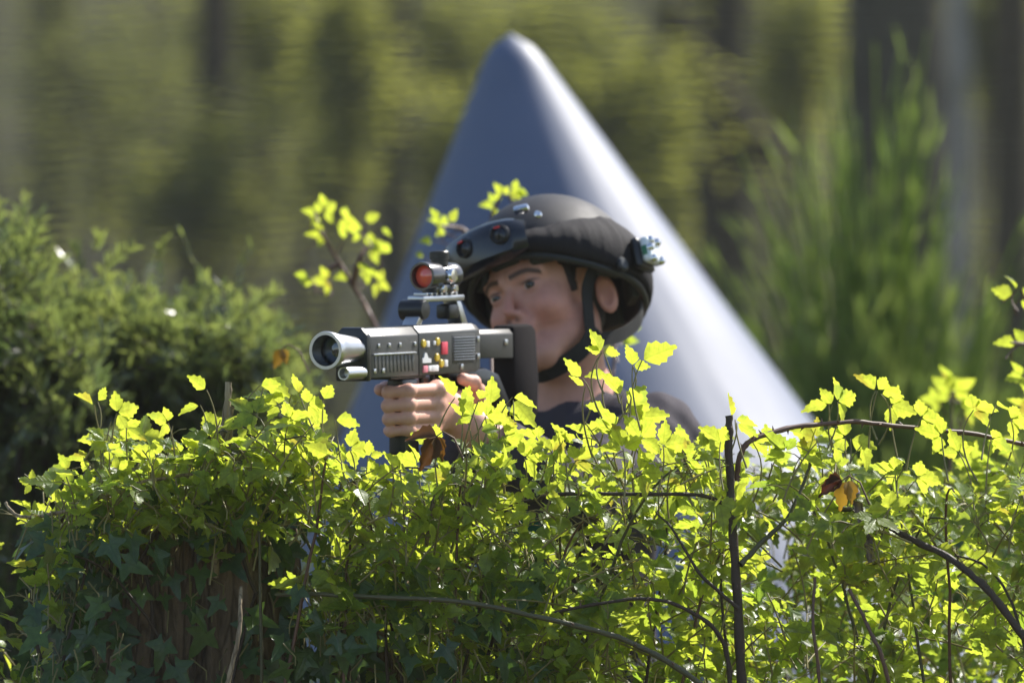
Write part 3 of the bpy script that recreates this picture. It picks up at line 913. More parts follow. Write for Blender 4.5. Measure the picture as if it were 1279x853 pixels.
conifer(-30, 15.0, [(-330, 330), (-200, 300), (-60, 300), (0, 272), (22, 268), (42, 345), (90, 400), (130, 440)], 'tallest dark conifer shrub cut by the left edge of the picture', 3, 2400, .24)
conifer(130, 15.2, [(-10, 440), (30, 395), (52, 378), (105, 374), (150, 366), (185, 392), (235, 388), (270, 402), (300, 450)], 'wide dark conifer shrub in the middle of the left group', 4, 2900, .20)
conifer(290, 15.1, [(225, 430), (262, 396), (300, 400), (330, 418), (352, 442), (365, 500)], 'smallest conifer shrub, nearest to the muzzle of the rifle', 6, 1300, .18)

# ================================================================== THE PLAYER
yaw, roll, pit = math.radians(35), math.radians(19), math.radians(2)
f0 = Vector((-math.sin(yaw), -math.cos(yaw), 0)); l0 = Vector((0, 0, 1)).cross(f0)
RH = Matrix((f0, l0, Vector((0, 0, 1)))).transposed()
RH = Matrix.Rotation(roll, 3, f0) @ RH                                 # head tilts to its own right
RH = Matrix.Rotation(-pit, 3, RH.col[1]) @ RH                            # chin lifted a little
if RH.col[0].z < 0: RH = Matrix.Rotation(2 * pit, 3, RH.col[1]) @ RH
if RH.col[1].z < 0: pass
HO = P(680, 367, 13.75)
HM = Matrix.Translation(HO) @ RH.to_4x4()


def hw(f, l, u): return HM @ Vector((f, l, u))


ths = math.radians(30); gpitch = math.radians(-1.4)
gx = Vector((-math.sin(ths), -math.cos(ths), 0)); gy = Vector((0, 0, 1)).cross(gx)
RG = Matrix((gx, gy, Vector((0, 0, 1)))).transposed()
RG = Matrix.Rotation(-gpitch, 3, RG.col[1]) @ RG
GO = P(444, 441, 13.12)
GM = Matrix.Translation(GO) @ RG.to_4x4()


def gw(t, n, u): return GM @ Vector((t, n, u))


# joints
neck_b = P(712, 520, 13.82)
LS, RS = P(812, 556, 13.68), P(622, 552, 13.86)
LE, LW = P(722, 628, 13.36), P(588, 532, 13.30)
REl, RW = P(560, 668, 13.66), P(596, 520, 13.50)
PEL = Vector((P(716, 600, 13.98).x, 13.98, 0.93))
CH = P(716, 640, 13.86)

head_lo = np.array(HO) - .17; head_hi = np.array(HO) + .17
lh = np.array(P(520, 505, 13.28)); rh = np.array(P(590, 480, 13.42))
fx = [(head_lo[0], head_hi[0]), (lh[0] - .085, rh[0] + .06)]
fy = [(13.60, 13.88), (13.15, 13.50)]
fz = [(HO.z - .135, HO.z + .06), (lh[2] - .07, lh[2] + .075)]
xs = axis_points(-0.26, 0.33, fx, .0021, .004)
ys = axis_points(13.13, 14.12, fy, .0021, .0045)
zs = axis_points(0.94, 1.66, fz, .0021, .004)
B = Field(xs, ys, zs)
# trunk and arms (mostly under the jacket)
B.cap(neck_b, CH, .085, .10, .02); B.cap(CH, PEL, .10, .105, .02)
B.cap(LS, RS, .055, .055, .03)
B.cap(LS, LE, .045, .038, .02); B.cap(LE, LW, .037, .025, .015)
B.cap(RS, REl, .045, .038, .02); B.cap(REl, RW, .037, .025, .015)
# neck
B.cap(hw(-.030, 0, -.05), neck_b, .055, .060, .02)
# head, in head coordinates
sl, X, Y, Z = B.sub(head_lo, head_hi)
dx, dy, dz = X - HO.x, Y - HO.y, Z - HO.z
A = np.array(RH, np.float32)
f_, l_, u_ = (A[0, i] * dx + A[1, i] * dy + A[2, i] * dz for i in range(3))
la = np.abs(l_)
sm, sx = Field.smin, Field.smax
h = ell_d(f_ + .012, l_, u_ - .040, (.098, .077, .086))
h = sm(h, ell_d(f_ - .030, l_, u_ + .020, (.057, .056, .082)), .03)
h = sm(h, cap_d(f_, la, u_, (.004, .050, -.062), (.062, .018, -.100), .020, .020), .025)     # jaw line
h = sm(h, ell_d(f_ - .070, l_, u_ + .104, (.021, .026, .018)), .022)                          # chin
h = sm(h, ell_d(f_ - .054, la - .042, u_ + .034, (.030, .020, .022)), .024)                   # cheek bones
h = sm(h, cap_d(f_, la, u_, (.087, .010, .016), (.067, .046, .021), .0105, .010), .016)        # brow
h = sx(h, -ell_d(f_ - .098, la - .032, u_ - .000, (.020, .019, .0125)), .014)                 # eye sockets
h = sm(h, np.sqrt((f_ - .0725) ** 2 + (la - .0320) ** 2 + (u_ - .0005) ** 2) - .0145, .004)    # lids
lf = np.where(l_ > 0, 1.0, 0.62)                                                               # far eye narrowed, aiming
h = sx(h, -ell_d(f_ - .090, la - .0320, (u_ + .0008) / lf, (.0125, .0138, .0056)), .0012)
h = sm(h, cap_d(f_, l_, u_, (.085, 0, .012), (.1055, 0, -.033), .0052, .0086), .007)           # nose
h = sm(h, ell_d(f_ - .095, la - .0110, u_ + .039, (.010, .0066, .0075)), .005)
h = sx(h, -ell_d(f_ - .099, la - .0072, u_ + .0475, (.0066, .0042, .0066)), .002)
h = sm(h, ell_d(f_ - .086, l_, u_ + .060, (.014, .024, .020)), .014)                          # mouth mound
h = sm(h, cap_d(f_, la, u_, (.099, .0, -.0655), (.088, .022, -.068), .0050, .003), .004)
h = sm(h, cap_d(f_, la, u_, (.098, .0, -.0775), (.088, .020, -.073), .0058, .003), .004)
h = sx(h, -cap_d(f_, la, u_, (.106, .0, -.0715), (.090, .025, -.0715), .0016, .0010), .002)
# ears
ce, se = math.cos(.58), math.sin(.58)
le_ = la - .078; fe_ = f_ + .042
e1 = ce * fe_ - se * le_; e2 = se * fe_ + ce * le_
ue = u_ + .026
ear = ell_d(e1 + .002, e2, ue, (.0170, .0078, .0305))
ear = sx(ear, -ell_d(e1 - .001, e2 - .0070, ue - .001, (.0100, .0082, .020)), .003)
ear = sm(ear, ell_d(e1 - .009, e2 - .001, ue + .003, (.004, .005, .008)), .004)
h = sm(h, ear, .007)
B.F[sl] = sm(B.F[sl], h.astype(np.float32), .018)


# left hand: a fist round the foregrip. Gun frame: x to the muzzle, y to the left side (towards us), z up
def finger(field, pts, r0, r1):
    k = len(pts) - 1
    for i in range(k):
        a = r0 + (r1 - r0) * i / k; b_ = r0 + (r1 - r0) * (i + 1) / k
        field.cap(gw(*pts[i]), gw(*pts[i + 1]), a * .93, b_ * .95, .0018, .012)
        if i: field.ell(gw(*pts[i]), (a * 1.10,) * 3, None, .004, .012)
        else: field.ell(gw(*pts[i]), (a * 1.12,) * 3, None, .005, .012)


GRX = -0.118                                                            # foregrip axis
for q, (uz, ln, r) in enumerate([(-.0545, 1.0, .0098), (-.0740, 1.05, .0100), (-.0930, 1.0, .0096), (-.1105, .86, .0086)]):
    mc = (GRX - .043 + .002 * q, .040 - .002 * q, uz - .002)
    pip = (GRX + .030 * ln - .003, .034 - .003 * (q == 3), uz - .002)
    dip = (GRX + .030 * ln + .004, .004, uz - .004)
    tip = (GRX + .008, -.014, uz - .004)
    finger(B, [mc, pip, dip, tip], r * 1.10, r * .84)
    B.cap(gw(GRX - .105 - .004 * q, .028 - .004 * q, -.090 - .007 * (q - 1.5)), gw(*mc), .013, r * 1.18, .010, .02)      # metacarpals
finger(B, [(GRX - .085, -.004, -.075), (GRX - .050, -.030, -.062), (GRX - .022, -.034, -.056), (GRX - .006, -.034, -.056)], .0135, .0095)
B.cap(gw(GRX - .100, .020, -.088), gw(GRX - .055, .024, -.085), .021, .019, .02, .03)
B.cap(gw(GRX - .108, .018, -.090), LW, .024, .027, .015, .03)
# right hand on the pistol grip, thumb showing on the near side
GPX = -0.262
for q, (uz, r) in enumerate([(-.050, .0095), (-.066, .0098), (-.084, .0095), (-.100, .0085)]):
    fwd = .052 if q == 0 else .024
    finger(B, [(GPX - .028, -.032, uz + .002), (GPX + fwd - .012, -.034, uz), (GPX + fwd, -.004 if q else -.014, uz - .002), (GPX + (fwd - .012 if q == 0 else .004), .022 if q else .006, uz - .002)], r * 1.1, r * .85)
    B.cap(gw(GPX - .070, -.018, -.085 - .005 * (q - 1.5)), gw(GPX - .028, -.032, uz + .002), .014, r * 1.2, .010, .02)
finger(B, [(GPX - .060, .004, -.080), (GPX - .040, .026, -.064), (GPX - .018, .031, -.050), (GPX + .004, .026, -.044)], .0125, .0095)
B.cap(gw(GPX - .065, -.006, -.085), gw(GPX - .040, .006, -.075), .022, .018, .02, .03)
B.cap(gw(GPX - .072, -.008, -.088), RW, .023, .027, .015, .03)
V, Q = B.mesh('person', 1)
# skin colour, head features painted by position on the head
Lc = (V - np.array(HO)) @ np.array(RH)
ff, ll, uu = Lc[:, 0], Lc[:, 1], Lc[:, 2]; al = np.abs(ll)
C = np.tile(np.array([[.57, .295, .215]]), (len(V), 1))


def paint(C, wgt, col): return C + (np.array(col) - C) * np.clip(wgt, 0, 1)[:, None]


onhead = (ff > -.13) & (ff < .14) & (al < .1) & (uu > -.14) & (uu < .14)
bl = np.exp(-(((al - .046) / .034) ** 2 + ((uu + .050) / .040) ** 2)) * np.clip((ff + .01) / .03, 0, 1) * onhead
C = paint(C, bl * .5, (.50, .165, .125))
C = paint(C, np.exp(-((ll / .014) ** 2 + ((uu + .030) / .022) ** 2)) * (ff > .08) * .6, (.47, .17, .13))
C = paint(C, np.exp(-(((al - .0) / .025) ** 2 + ((uu + .072) / .0075) ** 2) ** 2) * (ff > .082) * .85 * onhead, (.36, .12, .10))
bc = .0175 + .004 * np.sin(np.clip((al - .012) / .04, 0, 1) * 2.6) - .0045 * np.clip((al - .036) / .014, 0, 1)
brow = np.exp(-((uu - bc) / .0038) ** 2) * (al > .010) * (al < .053) * (ff > .045)
C = paint(C, np.clip(brow * 1.35, 0, .93) * onhead, (.035, .02, .014))
lash = np.exp(-(((al - .032) / .0145) ** 2) ** 2) * np.exp(-((uu - .0055) / .0022) ** 2) * (ff > .072)
C = paint(C, lash * .95 * onhead, (.03, .018, .014))
C = paint(C, np.exp(-(((al - .032) / .018) ** 2 + ((uu + .008) / .006) ** 2)) * (ff > .06) * .35 * onhead, (.30, .15, .12))
C = paint(C, (np.exp(-(((al - .0075) / .005) ** 2 + ((uu + .047) / .004) ** 2)) * (ff > .09)) * .8 * onhead, (.06, .02, .02))
stub = (uu < -.06) & (ff > .02) & onhead
C[stub] *= .90
ear_w = np.clip((al - .070) / .008, 0, 1) * (uu > -.065) * (uu < .02) * onhead
C = paint(C, ear_w * .45, (.50, .19, .14))
hd = np.linalg.norm(V - lh, axis=1) < .11
kn = np.zeros(len(V))
for q in range(4):
    kp = np.array(gw(GRX - .045, .040, -.0545 - .0188 * q)); kn = np.maximum(kn, np.exp(-(np.linalg.norm(V - kp, axis=1) / .009) ** 2))
C = paint(C, kn * .35, (.50, .20, .15))
C[hd] *= np.array([1.12, 1.15, 1.15])  # left hand's skin lightened, sunlight on it put into the colour
me = np_mesh('person', V, Q)
vcol(me, C)
person = link_mesh('person', me, mat_vcol('skin', .52, .35, .12))
tag(person, 'young player in a dark helmet aiming a silver rifle over the brambles, head tilted', 'person')

# eyes
mE, nt, be, out = new_mat('eye')
tc = nt.nodes.new('ShaderNodeTexCoord')
sp = nt.nodes.new('ShaderNodeVectorMath'); sp.operation = 'NORMALIZE'; nt.links.new(tc.outputs['Object'], sp.inputs[0])
dt = nt.nodes.new('ShaderNodeVectorMath'); dt.operation = 'DOT_PRODUCT'; dt.inputs[1].default_value = (1, 0, 0); nt.links.new(sp.outputs[0], dt.inputs[0])
rp = nt.nodes.new('ShaderNodeValToRGB'); rp.color_ramp.interpolation = 'LINEAR'
rp.color_ramp.elements[0].position = .76; rp.color_ramp.elements[0].color = (.55, .50, .46, 1)
rp.color_ramp.elements[1].position = .82; rp.color_ramp.elements[1].color = (.035, .028, .022, 1)
e = rp.color_ramp.elements.new(.955); e.color = (.05, .035, .025, 1)
e = rp.color_ramp.elements.new(.965); e.color = (.004, .004, .004, 1)
nt.links.new(dt.outputs['Value'], rp.inputs['Fac']); nt.links.new(rp.outputs['Color'], be.inputs['Base Color'])
be.inputs['Roughness'].default_value = .08
for s in (1, -1):
    b = MB(); bmesh.ops.create_uvsphere(b.bm, u_segments=28, v_segments=18, radius=.0127)
    o = b.build('eye', mE, None)
    c = hw(.0728, .032 * s, .0002)
    look = (gx * 1.0 + Vector((.12, 0, .03))).normalized()
    yv = Vector((0, 0, 1)).cross(look).normalized(); zv = look.cross(yv)
    o.matrix_world = Matrix.Translation(c) @ Matrix((look, yv, zv)).transposed().to_4x4()
    o.parent = person

# hair: short and dark, visible at the temple and behind the ear
hx = axis_points(head_lo[0], head_hi[0], [], .003, .003); hy = axis_points(head_lo[1], head_hi[1], [], .003, .003); hz = axis_points(head_lo[2], head_hi[2], [], .003, .003)
Hf = Field(hx, hy, hz)
sl, X, Y, Z = Hf.sub(head_lo + .004, head_hi - .004)
dx, dy, dz = X - HO.x, Y - HO.y, Z - HO.z
f_, l_, u_ = (A[0, i] * dx + A[1, i] * dy + A[2, i] * dz for i in range(3)); la = np.abs(l_)
h = ell_d(f_ + .013, l_, u_ - .042, (.1005, .0795, .088))
h = sm(h, cap_d(f_, la, u_, (.024, .0655, .03), (.020, .0680, -.018), .010, .005), .008)       # sideburns
h = sm(h, ell_d(f_ + .065, l_, u_ + .03, (.036, .052, .05)), .02)                              # nape
h = sx(h, (f_ - .052 - .25 * (u_ - .02)), .006)
h = sx(h, -(u_ - .015 - np.where(f_ < -.03, -.09, 0) - np.where((f_ > .008) & (f_ < .034), -.035, 0)), .004)
h = h + .0012 * np.sin(f_ * 700 + np.sin(u_ * 300) * 2) * np.sin(u_ * 420 + l_ * 250)
Hf.F[sl] = h
Vh, Qh = Hf.mesh('hair', 0)
link_mesh('hair', np_mesh('hair', Vh, Qh), mat_plain('hair', (.022, .014, .010), .55, bump=.8, bscale=500), person)

# jacket
jx = axis_points(-0.33, 0.42, [], .005, .005); jy = axis_points(13.22, 14.24, [], .005, .005); jz = axis_points(.80, 1.46, [], .005, .005)
J = Field(jx, jy, jz)
J.cap(neck_b - Vector((0, 0, .03)), CH, .098, .122, .03); J.cap(CH, PEL, .122, .13, .03)
J.cap(LS, RS, .070, .070, .04, .03); J.ell(LS, (.075, .078, .072), None, .03)
J.cap(LS, LE, .068, .058, .02); J.cap(RS, REl, .068, .058, .02)
cuffL = LW.lerp(LE, .24); cuffR = RW.lerp(REl, .22)
J.cap(LE, cuffL, .057, .043, .02); J.cap(REl, cuffR, .057, .043, .02)
# neck opening
nd = (hw(-.03, 0, -.05) - neck_b).normalized()
Xg, Yg, Zg = J.ax[0][:, None, None], J.ax[1][None, :, None], J.ax[2][None, None, :]
op = cap_d(Xg, Yg, Zg, neck_b - nd * .045 + f0 * .012, neck_b + nd * .2 + f0 * .02, .061, .085)
J.F = sx(J.F, -op.astype(np.float32), .006)
vv = cap_d(Xg, Yg, Zg, neck_b - nd * .03 + f0 * .075, neck_b - nd * .115 + f0 * .13, .036, .008)
J.F = sx(J.F, -vv.astype(np.float32), .006)
for e_, c_ in ((LE, cuffL), (REl, cuffR)):                                  # open cuffs
    dd = (c_ - e_).normalized()
    J.F = sx(J.F, -cap_d(Xg, Yg, Zg, c_ + dd * .018, c_ + dd * .06, .035, .04).astype(np.float32), .004)
wr = (.0018 * np.sin(Xg * 70 + Yg * 40 + Zg * 55 + 2 * np.sin(Yg * 31 + Zg * 23)) + .0012 * np.sin(Xg * 120 - Zg * 95 + 2.4 * np.sin(Yg * 47)))
J.F = J.F + wr.astype(np.float32)
V, Q = J.mesh('jacket', 1)
mj = mat_plain('jacket_cloth', (.050, .042, .052), .85, spec=.25, bump=.35, bscale=700, var=.18, vscale=18)
link_mesh('jacket', np_mesh('jacket', V, Q), mj, person)
# dark collar roll and the teal shirt showing in the neck opening
b = MB()
ring = []
a1 = nd.cross(Vector((0, 1, 0))).normalized(); a2 = nd.cross(a1)
for i in range(33):
    a = 2 * math.pi * i / 32
    d = a1 * math.cos(a) + a2 * math.sin(a)
    fr = max(0, d.dot(f0))
    ring.append(neck_b - nd * (-.022 + .092 * fr) + d * (.074 + .020 * fr) + f0 * .012)
b.tube(ring, [.021 + .003 * math.sin(i * 1.7) for i in range(33)], 10, cap=False)
b.build('collar', mat_plain('collar_cloth', (.012, .011, .013), .9, bump=.4, bscale=500), person)
T = Field(axis_points(-.05, .25, [], .004, .004), axis_points(13.55, 14.02, [], .004, .004), axis_points(1.12, 1.42, [], .004, .004))
T.cap(neck_b - nd * .022 + f0 * .018, neck_b - nd * .12 + f0 * .05, .076, .108, .01)
Xg, Yg, Zg = T.ax[0][:, None, None], T.ax[1][None, :, None], T.ax[2][None, None, :]
T.F = sx(T.F, -cap_d(Xg, Yg, Zg, neck_b - nd * .045 + f0 * .012, neck_b + nd * .1 + f0 * .012, .062, .062).astype(np.float32), .004)
V, Q = T.mesh('shirt', 1)
link_mesh('shirt', np_mesh('shirt', V, Q), mat_plain('shirt_cloth', (.01, .16, .13), .8, bump=.3, bscale=600), person)
# trousers and shoes (hidden by the brambles, but he stands on the ground)
Tr = Field(axis_points(-.25, .40, [], .009, .009), axis_points(13.6, 14.35, [], .009, .009), axis_points(.02, 1.02, [], .009, .009))
LHip, RHip = PEL + l0 * .085 - Vector((0, 0, .06)), PEL - l0 * .085 - Vector((0, 0, .06))
LK, RK = LHip + f0 * .09 + l0 * .03 - Vector((0, 0, .40)), RHip - f0 * .02 - l0 * .03 - Vector((0, 0, .41))
LA, RA = LK - f0 * .02 - Vector((0, 0, .37)), RK - f0 * .12 - Vector((0, 0, .37))
LA.z = RA.z = .09
Tr.ell(PEL, (.16, .15, .11), None, .04)
for hp, kn_, an in ((LHip, LK, LA), (RHip, RK, RA)):
    Tr.cap(hp, kn_, .092, .068, .04); Tr.cap(kn_, an, .066, .056, .03)
V, Q = Tr.mesh('trousers', 1)
link_mesh('trousers', np_mesh('trousers', V, Q), mat_plain('trouser_cloth', (.03, .032, .04), .9), person)
for an in (LA, RA):
    S = Field(axis_points(an.x - .3, an.x + .3, [], .007, .007), axis_points(an.y - .3, an.y + .3, [], .007, .007), axis_points(-.01, .2, [], .007, .007))
    S.cap(an - f0 * .03 - Vector((0, 0, .05)), an + f0 * .15 - Vector((0, 0, .055)), .042, .036, .02); S.cap(an - Vector((0, 0, .03)), an + Vector((0, 0, .05)), .047, .05, .02)
    V, Q = S.mesh('shoe', 1); V[:, 2] = np.maximum(V[:, 2], 0.004)
    link_mesh('shoe', np_mesh('shoe', V, Q), mat_plain('shoe', (.02, .02, .02), .6), person)

# ================================================================== THE HELMET
RHel = Matrix.Rotation(-math.radians(5), 3, RH.col[1]) @ RH
if RHel.col[0].z < RH.col[0].z: RHel = Matrix.Rotation(math.radians(5), 3, RH.col[1]) @ RH
hel = empty('combat_helmet', hw(-.016, .004, -.004), RHel); tag(hel, 'black domed helmet with sensor boxes and a ruffled cloth band on the player', 'helmet')
HC, HR = (-.010, 0, .032), (.139, .121, .124)


def u_rim(a):
    c = math.cos(a)
    front = max(0, c) ** 1.5; back = max(0, -c) ** 1.3; side = 1 - front - back
    return .037 * front - .040 * back - .007 * max(0, side)


def hpt(a, s, k=1.0, grow=0.0, lo=None, ring=None):
    """Point of the dome at angle a; s from 0 (rim) to 1 (crown)."""
    r0 = u_rim(a) if lo is None else lo(a)
    e0 = math.asin(max(-.95, min(.95, (r0 - HC[2]) / HR[2])))
    e = e0 + (math.pi / 2 - e0) * s
    hor = math.cos(max(e, 0)) if e > 0 else 1 + .05 * (-e)
    fl = .035 * math.exp(-((e - e0) / .10)) if lo is None else .035 * math.exp(-(max(0, e - math.asin(max(-.95, min(.95, (u_rim(a) - HC[2]) / HR[2])))) / .10))
    hor *= 1 + fl * (.45 + .5 * max(0, math.cos(a)))
    return Vector((HC[0] + (HR[0] * k + grow) * hor * math.cos(a), (HR[1] * k + grow) * hor * math.sin(a), HC[2] + (HR[2] * k + grow) * math.sin(e) + (0 if k == 1.0 and grow == 0 else (1 - k) * HR[2] * math.sin(min(0, e)))))


na, nsr = 96, 30
V, F = [], []
for layer, (k, gr) in enumerate(((1.0, 0), (.93, 0))):
    for s in range(nsr + 1):
        for i in range(na):
            V.append(hpt(2 * math.pi * i / na, min(.999, s / nsr), k, gr))
st = (nsr + 1) * na
for layer in (0, 1):
    for s in range(nsr):
        for i in range(na):
            j = (i + 1) % na; o = layer * st + s * na
            q = (o + i, o + j, o + na + j, o + na + i)
            F.append(q if layer == 0 else q[::-1])
for i in range(na):
    j = (i + 1) % na
    F.append((i, st + i, st + j, j))
me = np_mesh('shell', [tuple(v) for v in V], F)
link_mesh('shell', me, mat_plain('helmet_paint', (.030, .029, .032), .62, spec=.35, bump=.12, bscale=900, var=.12, vscale=30), hel)
# rim bead
b = MB(); b.tube([hpt(2 * math.pi * i / 96, 0, .968) for i in range(97)], .0058, 8, cap=False)
b.build('rim', mat_plain('rim_rubber', (.018, .019, .016), .55), hel)
# liner pads inside
m_pad = mat_plain('pad_foam', (.035, .037, .028), .9)
for a in (.0, .62, -.62, 1.5, -1.5, 2.3, -2.3, 3.14):
    p = hpt(a, .10, .86); q = Vector((-p.x * .5, -p.y * .5, .0)).normalized()
    b = MB(); b.box(p, (.016, .050, .045), .006, 2, rot=Matrix.Rotation(math.atan2(p.y, p.x), 3, 'Z'))
    b.build('liner_pad', m_pad, hel)
# cloth band
V, F = [], []; na = 240; nb = 12
for layer, dg in ((0, 1.0), (1, 0.0)):
    for s in range(nb + 1):
        t_ = s / nb
        for i in range(na):
            a = 2 * math.pi * i / na
            ruf = noise.noise((math.cos(a) * 7, math.sin(a) * 7, 1.3)) + .5 * noise.noise((math.cos(a) * 19, math.sin(a) * 19, 4))
            topu = .086 - .018 * max(0, math.cos(a)) - .014 * max(0, -math.cos(a)) + .003 * ruf
            lo_u = u_rim(a) + .004
            uu_ = lo_u + (topu - lo_u) * t_
            pl = noise.noise((math.cos(a) * 15 + t_ * 1.2, math.sin(a) * 15, t_ * .8)) * .0014 + noise.noise((math.cos(a) * 34, math.sin(a) * 34, t_ * 1.6)) * .0008
            g_ = .0025 + dg * (.015 * math.sin(math.pi * min(1, max(0, t_)) ** .8) + pl * math.sin(math.pi * t_) ** .6 + .0015)
            V.append(tuple(hpt(a, 0.0, 1.0, g_, lo=lambda q_, z=uu_: z)))
st = (nb + 1) * na
for layer in (0, 1):
    for s in range(nb):
        for i in range(na):
            j = (i + 1) % na; o = layer * st + s * na
            q = (o + i, o + j, o + na + j, o + na + i); F.append(q if layer == 0 else q[::-1])
for i in range(na):
    j = (i + 1) % na
    F.append((i, st + i, st + j, j)); F.append((nb * na + j, st + nb * na + j, st + nb * na + i, nb * na + i))
link_mesh('cloth_band', np_mesh('cloth_band', V, F), mat_plain('band_cloth', (.014, .012, .014), .8, spec=.3, bump=.4, bscale=600), hel)

m_box = mat_plain('sensor_plastic', (.006, .009, .016), .22, spec=.5, coat=.25)
m_blk = mat_plain('black_plastic', (.012, .012, .013), .32, spec=.5, bump=.1, bscale=400)
m_chr = mat_plain('chrome', (.75, .75, .76), .12, metal=1.0)
m_clear = mat_plain('clear_lens', (.70, .74, .74), .10, spec=.8, coat=.5)
m_red = mat_plain('red_lens', (.55, .01, .015), .2, coat=.6)
m_green = mat_plain('green_board', (.02, .16, .07), .35)


def frame_at(p, out):
    x = Vector(out).normalized(); y = Vector((0, 0, 1)).cross(x).normalized(); z = x.cross(y)
    return Matrix.Translation(p) @ Matrix((x, y, z)).transposed().to_4x4()


def local(o, m): o.matrix_local = m; return o


# front sensor box: a wrap-round glossy box with side lenses
def front_box():
    V = []; F = []; n = 22; prof = [(-.002, -.030), (.026, -.034), (.038, -.027), (.041, 0.0), (.035, .022), (.020, .031), (-.002, .031)]
    for i in range(n + 1):
        a = -.74 + 1.22 * i / n
        base = hpt(a, 0, 1.0, .008, lo=lambda q_: .054)
        ed = 1 - .32 * abs(i / n * 2 - 1) ** 4
        for d_, z in prof:
            V.append((base.x + d_ * ed * math.cos(a), base.y + d_ * ed * math.sin(a), .060 + z * ed))
    k = len(prof)
    for i in range(n):
        for j in range(k):
            j2 = (j + 1) % k
            F.append((i * k + j, (i + 1) * k + j, (i + 1) * k + j2, i * k + j2))
    me = bpy.data.meshes.new('sensor_box')
    me.from_pydata(V, [], F + [tuple(range(k))[::-1], tuple(n * k + q for q in range(k))]); me.update()
    return me


me = front_box()
fb = link_mesh('sensor_box', me, m_box, hel)
try: me.set_sharp_from_angle(angle=math.radians(50))
except Exception: pass
for a, z in ((-.54, .060), (-.12, .060), (.26, .061)):
    base = hpt(a, 0, 1.0, .043, lo=lambda q_: .054); fm = frame_at(Vector((base.x, base.y, z)), (math.cos(a), math.sin(a), 0))
    b = MB(); b.lathe((0, 0, 0), (1, 0, 0), [(0, .0150), (.008, .0150), (.010, .013), (.005, .0118), (.005, 0.0005)], 28, closed=False)
    bz = local(b.build('lens_housing', m_blk, fb), fm)
    b = MB(); b.lathe((.0030, 0, 0), (1, 0, 0), [(0, .0113), (.003, .0100), (.005, .005), (.007, .0004)], 24, closed=False)
    local(b.build('lens', m_box, fb), fm)
    b = MB(); b.box((.0135, 0, .0085), (.003, .009, .003), .001); local(b.build('indicator', m_red, fb), fm)
b = MB(); q = hpt(.46, 0, 1.0, .028, lo=lambda q_: .088)
b.box((0, 0, 0), (.012, .024, .012), .004); local(b.build('buckle', m_chr, fb), frame_at(q, (math.cos(.46), math.sin(.46), .8)))
b = MB(); q = hpt(.62, 0, 1.0, .022, lo=lambda q_: .078)
b.lathe((0, 0, 0), (1, 0, 0), [(0, .006), (.004, .006), (.006, .004)], 16); local(b.build('rivet', m_chr, fb), frame_at(q, (math.cos(.95), math.sin(.95), .2)))
b = MB(); q = hpt(-.72, 0, 1.0, .020, lo=lambda q_: .078)
b.box((0, 0, 0), (.020, .022, .018), .005); local(b.build('knob', m_blk, fb), frame_at(q, (math.cos(-.72), math.sin(-.72), .3)))
# side lamp over the ear and rear sensor
b = MB(); q = hpt(1.48, 0, 1.0, .010, lo=lambda q_: .004)
b.lathe((0, 0, 0), (1, 0, 0), [(0, .011), (.005, .011), (.008, .008), (.0085, .001)], 24, closed=False)
local(b.build('strap_boss', mat_plain('boss', (.012, .016, .02), .4), hel), frame_at(q, (math.cos(1.48), math.sin(1.48), 0)))
a = 1.78; q = hpt(a, 0, 1.0, .026, lo=lambda q_: .022); fm = frame_at(q, (math.cos(a), math.sin(a), .0))
b = MB(); b.box((-.002, 0, 0), (.014, .052, .048), .006, 3); rs_ = local(b.build('rear_sensor', m_blk, hel), fm)
b = MB(); b.box((.0125, 0, .002), (.015, .046, .040), .006, 3); b.build('clear_cover', m_clear, rs_)
b = MB(); b.box((.012, -.0225, .0), (.008, .003, .015), .001); b.build('circuit', m_green, rs_)
for yy, zz in ((.016, .020), (-.016, .019), (.018, -.016), (-.018, -.017), (-.022, .004)):
    b = MB(); b.lathe((.0165, yy * .75, zz * .8), (1, 0, 0), [(0, .0065), (.006, .0062), (.009, .004), (.010, .0006)], 16, closed=False); b.build('led_lens', m_chr, rs_)
# chin strap
mst = mat_plain('strap_web', (.010, .010, .010), .8, bump=.5, bscale=900)


def strap(pts, wdt, nm=None, n=18):
    ps = [Vector(p) for p in pts]; out_ = []
    for i in range(n + 1):
        t_ = i / n * (len(ps) - 1); k_ = min(int(t_), len(ps) - 2); u2 = t_ - k_
        p0 = ps[max(k_ - 1, 0)]; p1 = ps[k_]; p2 = ps[k_ + 1]; p3 = ps[min(k_ + 2, len(ps) - 1)]
        out_.append(.5 * ((2 * p1) + (p2 - p0) * u2 + (2 * p0 - 5 * p1 + 4 * p2 - p3) * u2 ** 2 + (3 * p1 - p0 - 3 * p2 + p3) * u2 ** 3))
    cen = Vector((.0, 0, -.02))
    nr = [((p - Vector((cen.x * .5 + p.x * .5, 0, p.z * .75))).normalized()) for p in out_]
    b = MB(); b.strip(out_, nr, wdt, .0028); return b.build('chin_strap', mst, hel)


for s in (1, -1):
    strap([(.028, .100 * s, .005), (.029, .082 * s, -.02), (.027, .074 * s, -.055), (.022, .066 * s, -.090)], .020)
    strap([(-.098, .088 * s, -.032), (-.082, .086 * s, -.060), (-.036, .080 * s, -.086), (.018, .067 * s, -.097)], .020)
    strap([(.014, .071 * s, -.076), (.030, .058 * s, -.104), (.050, .030 * s, -.124), (.058, .0, -.130)], .026)

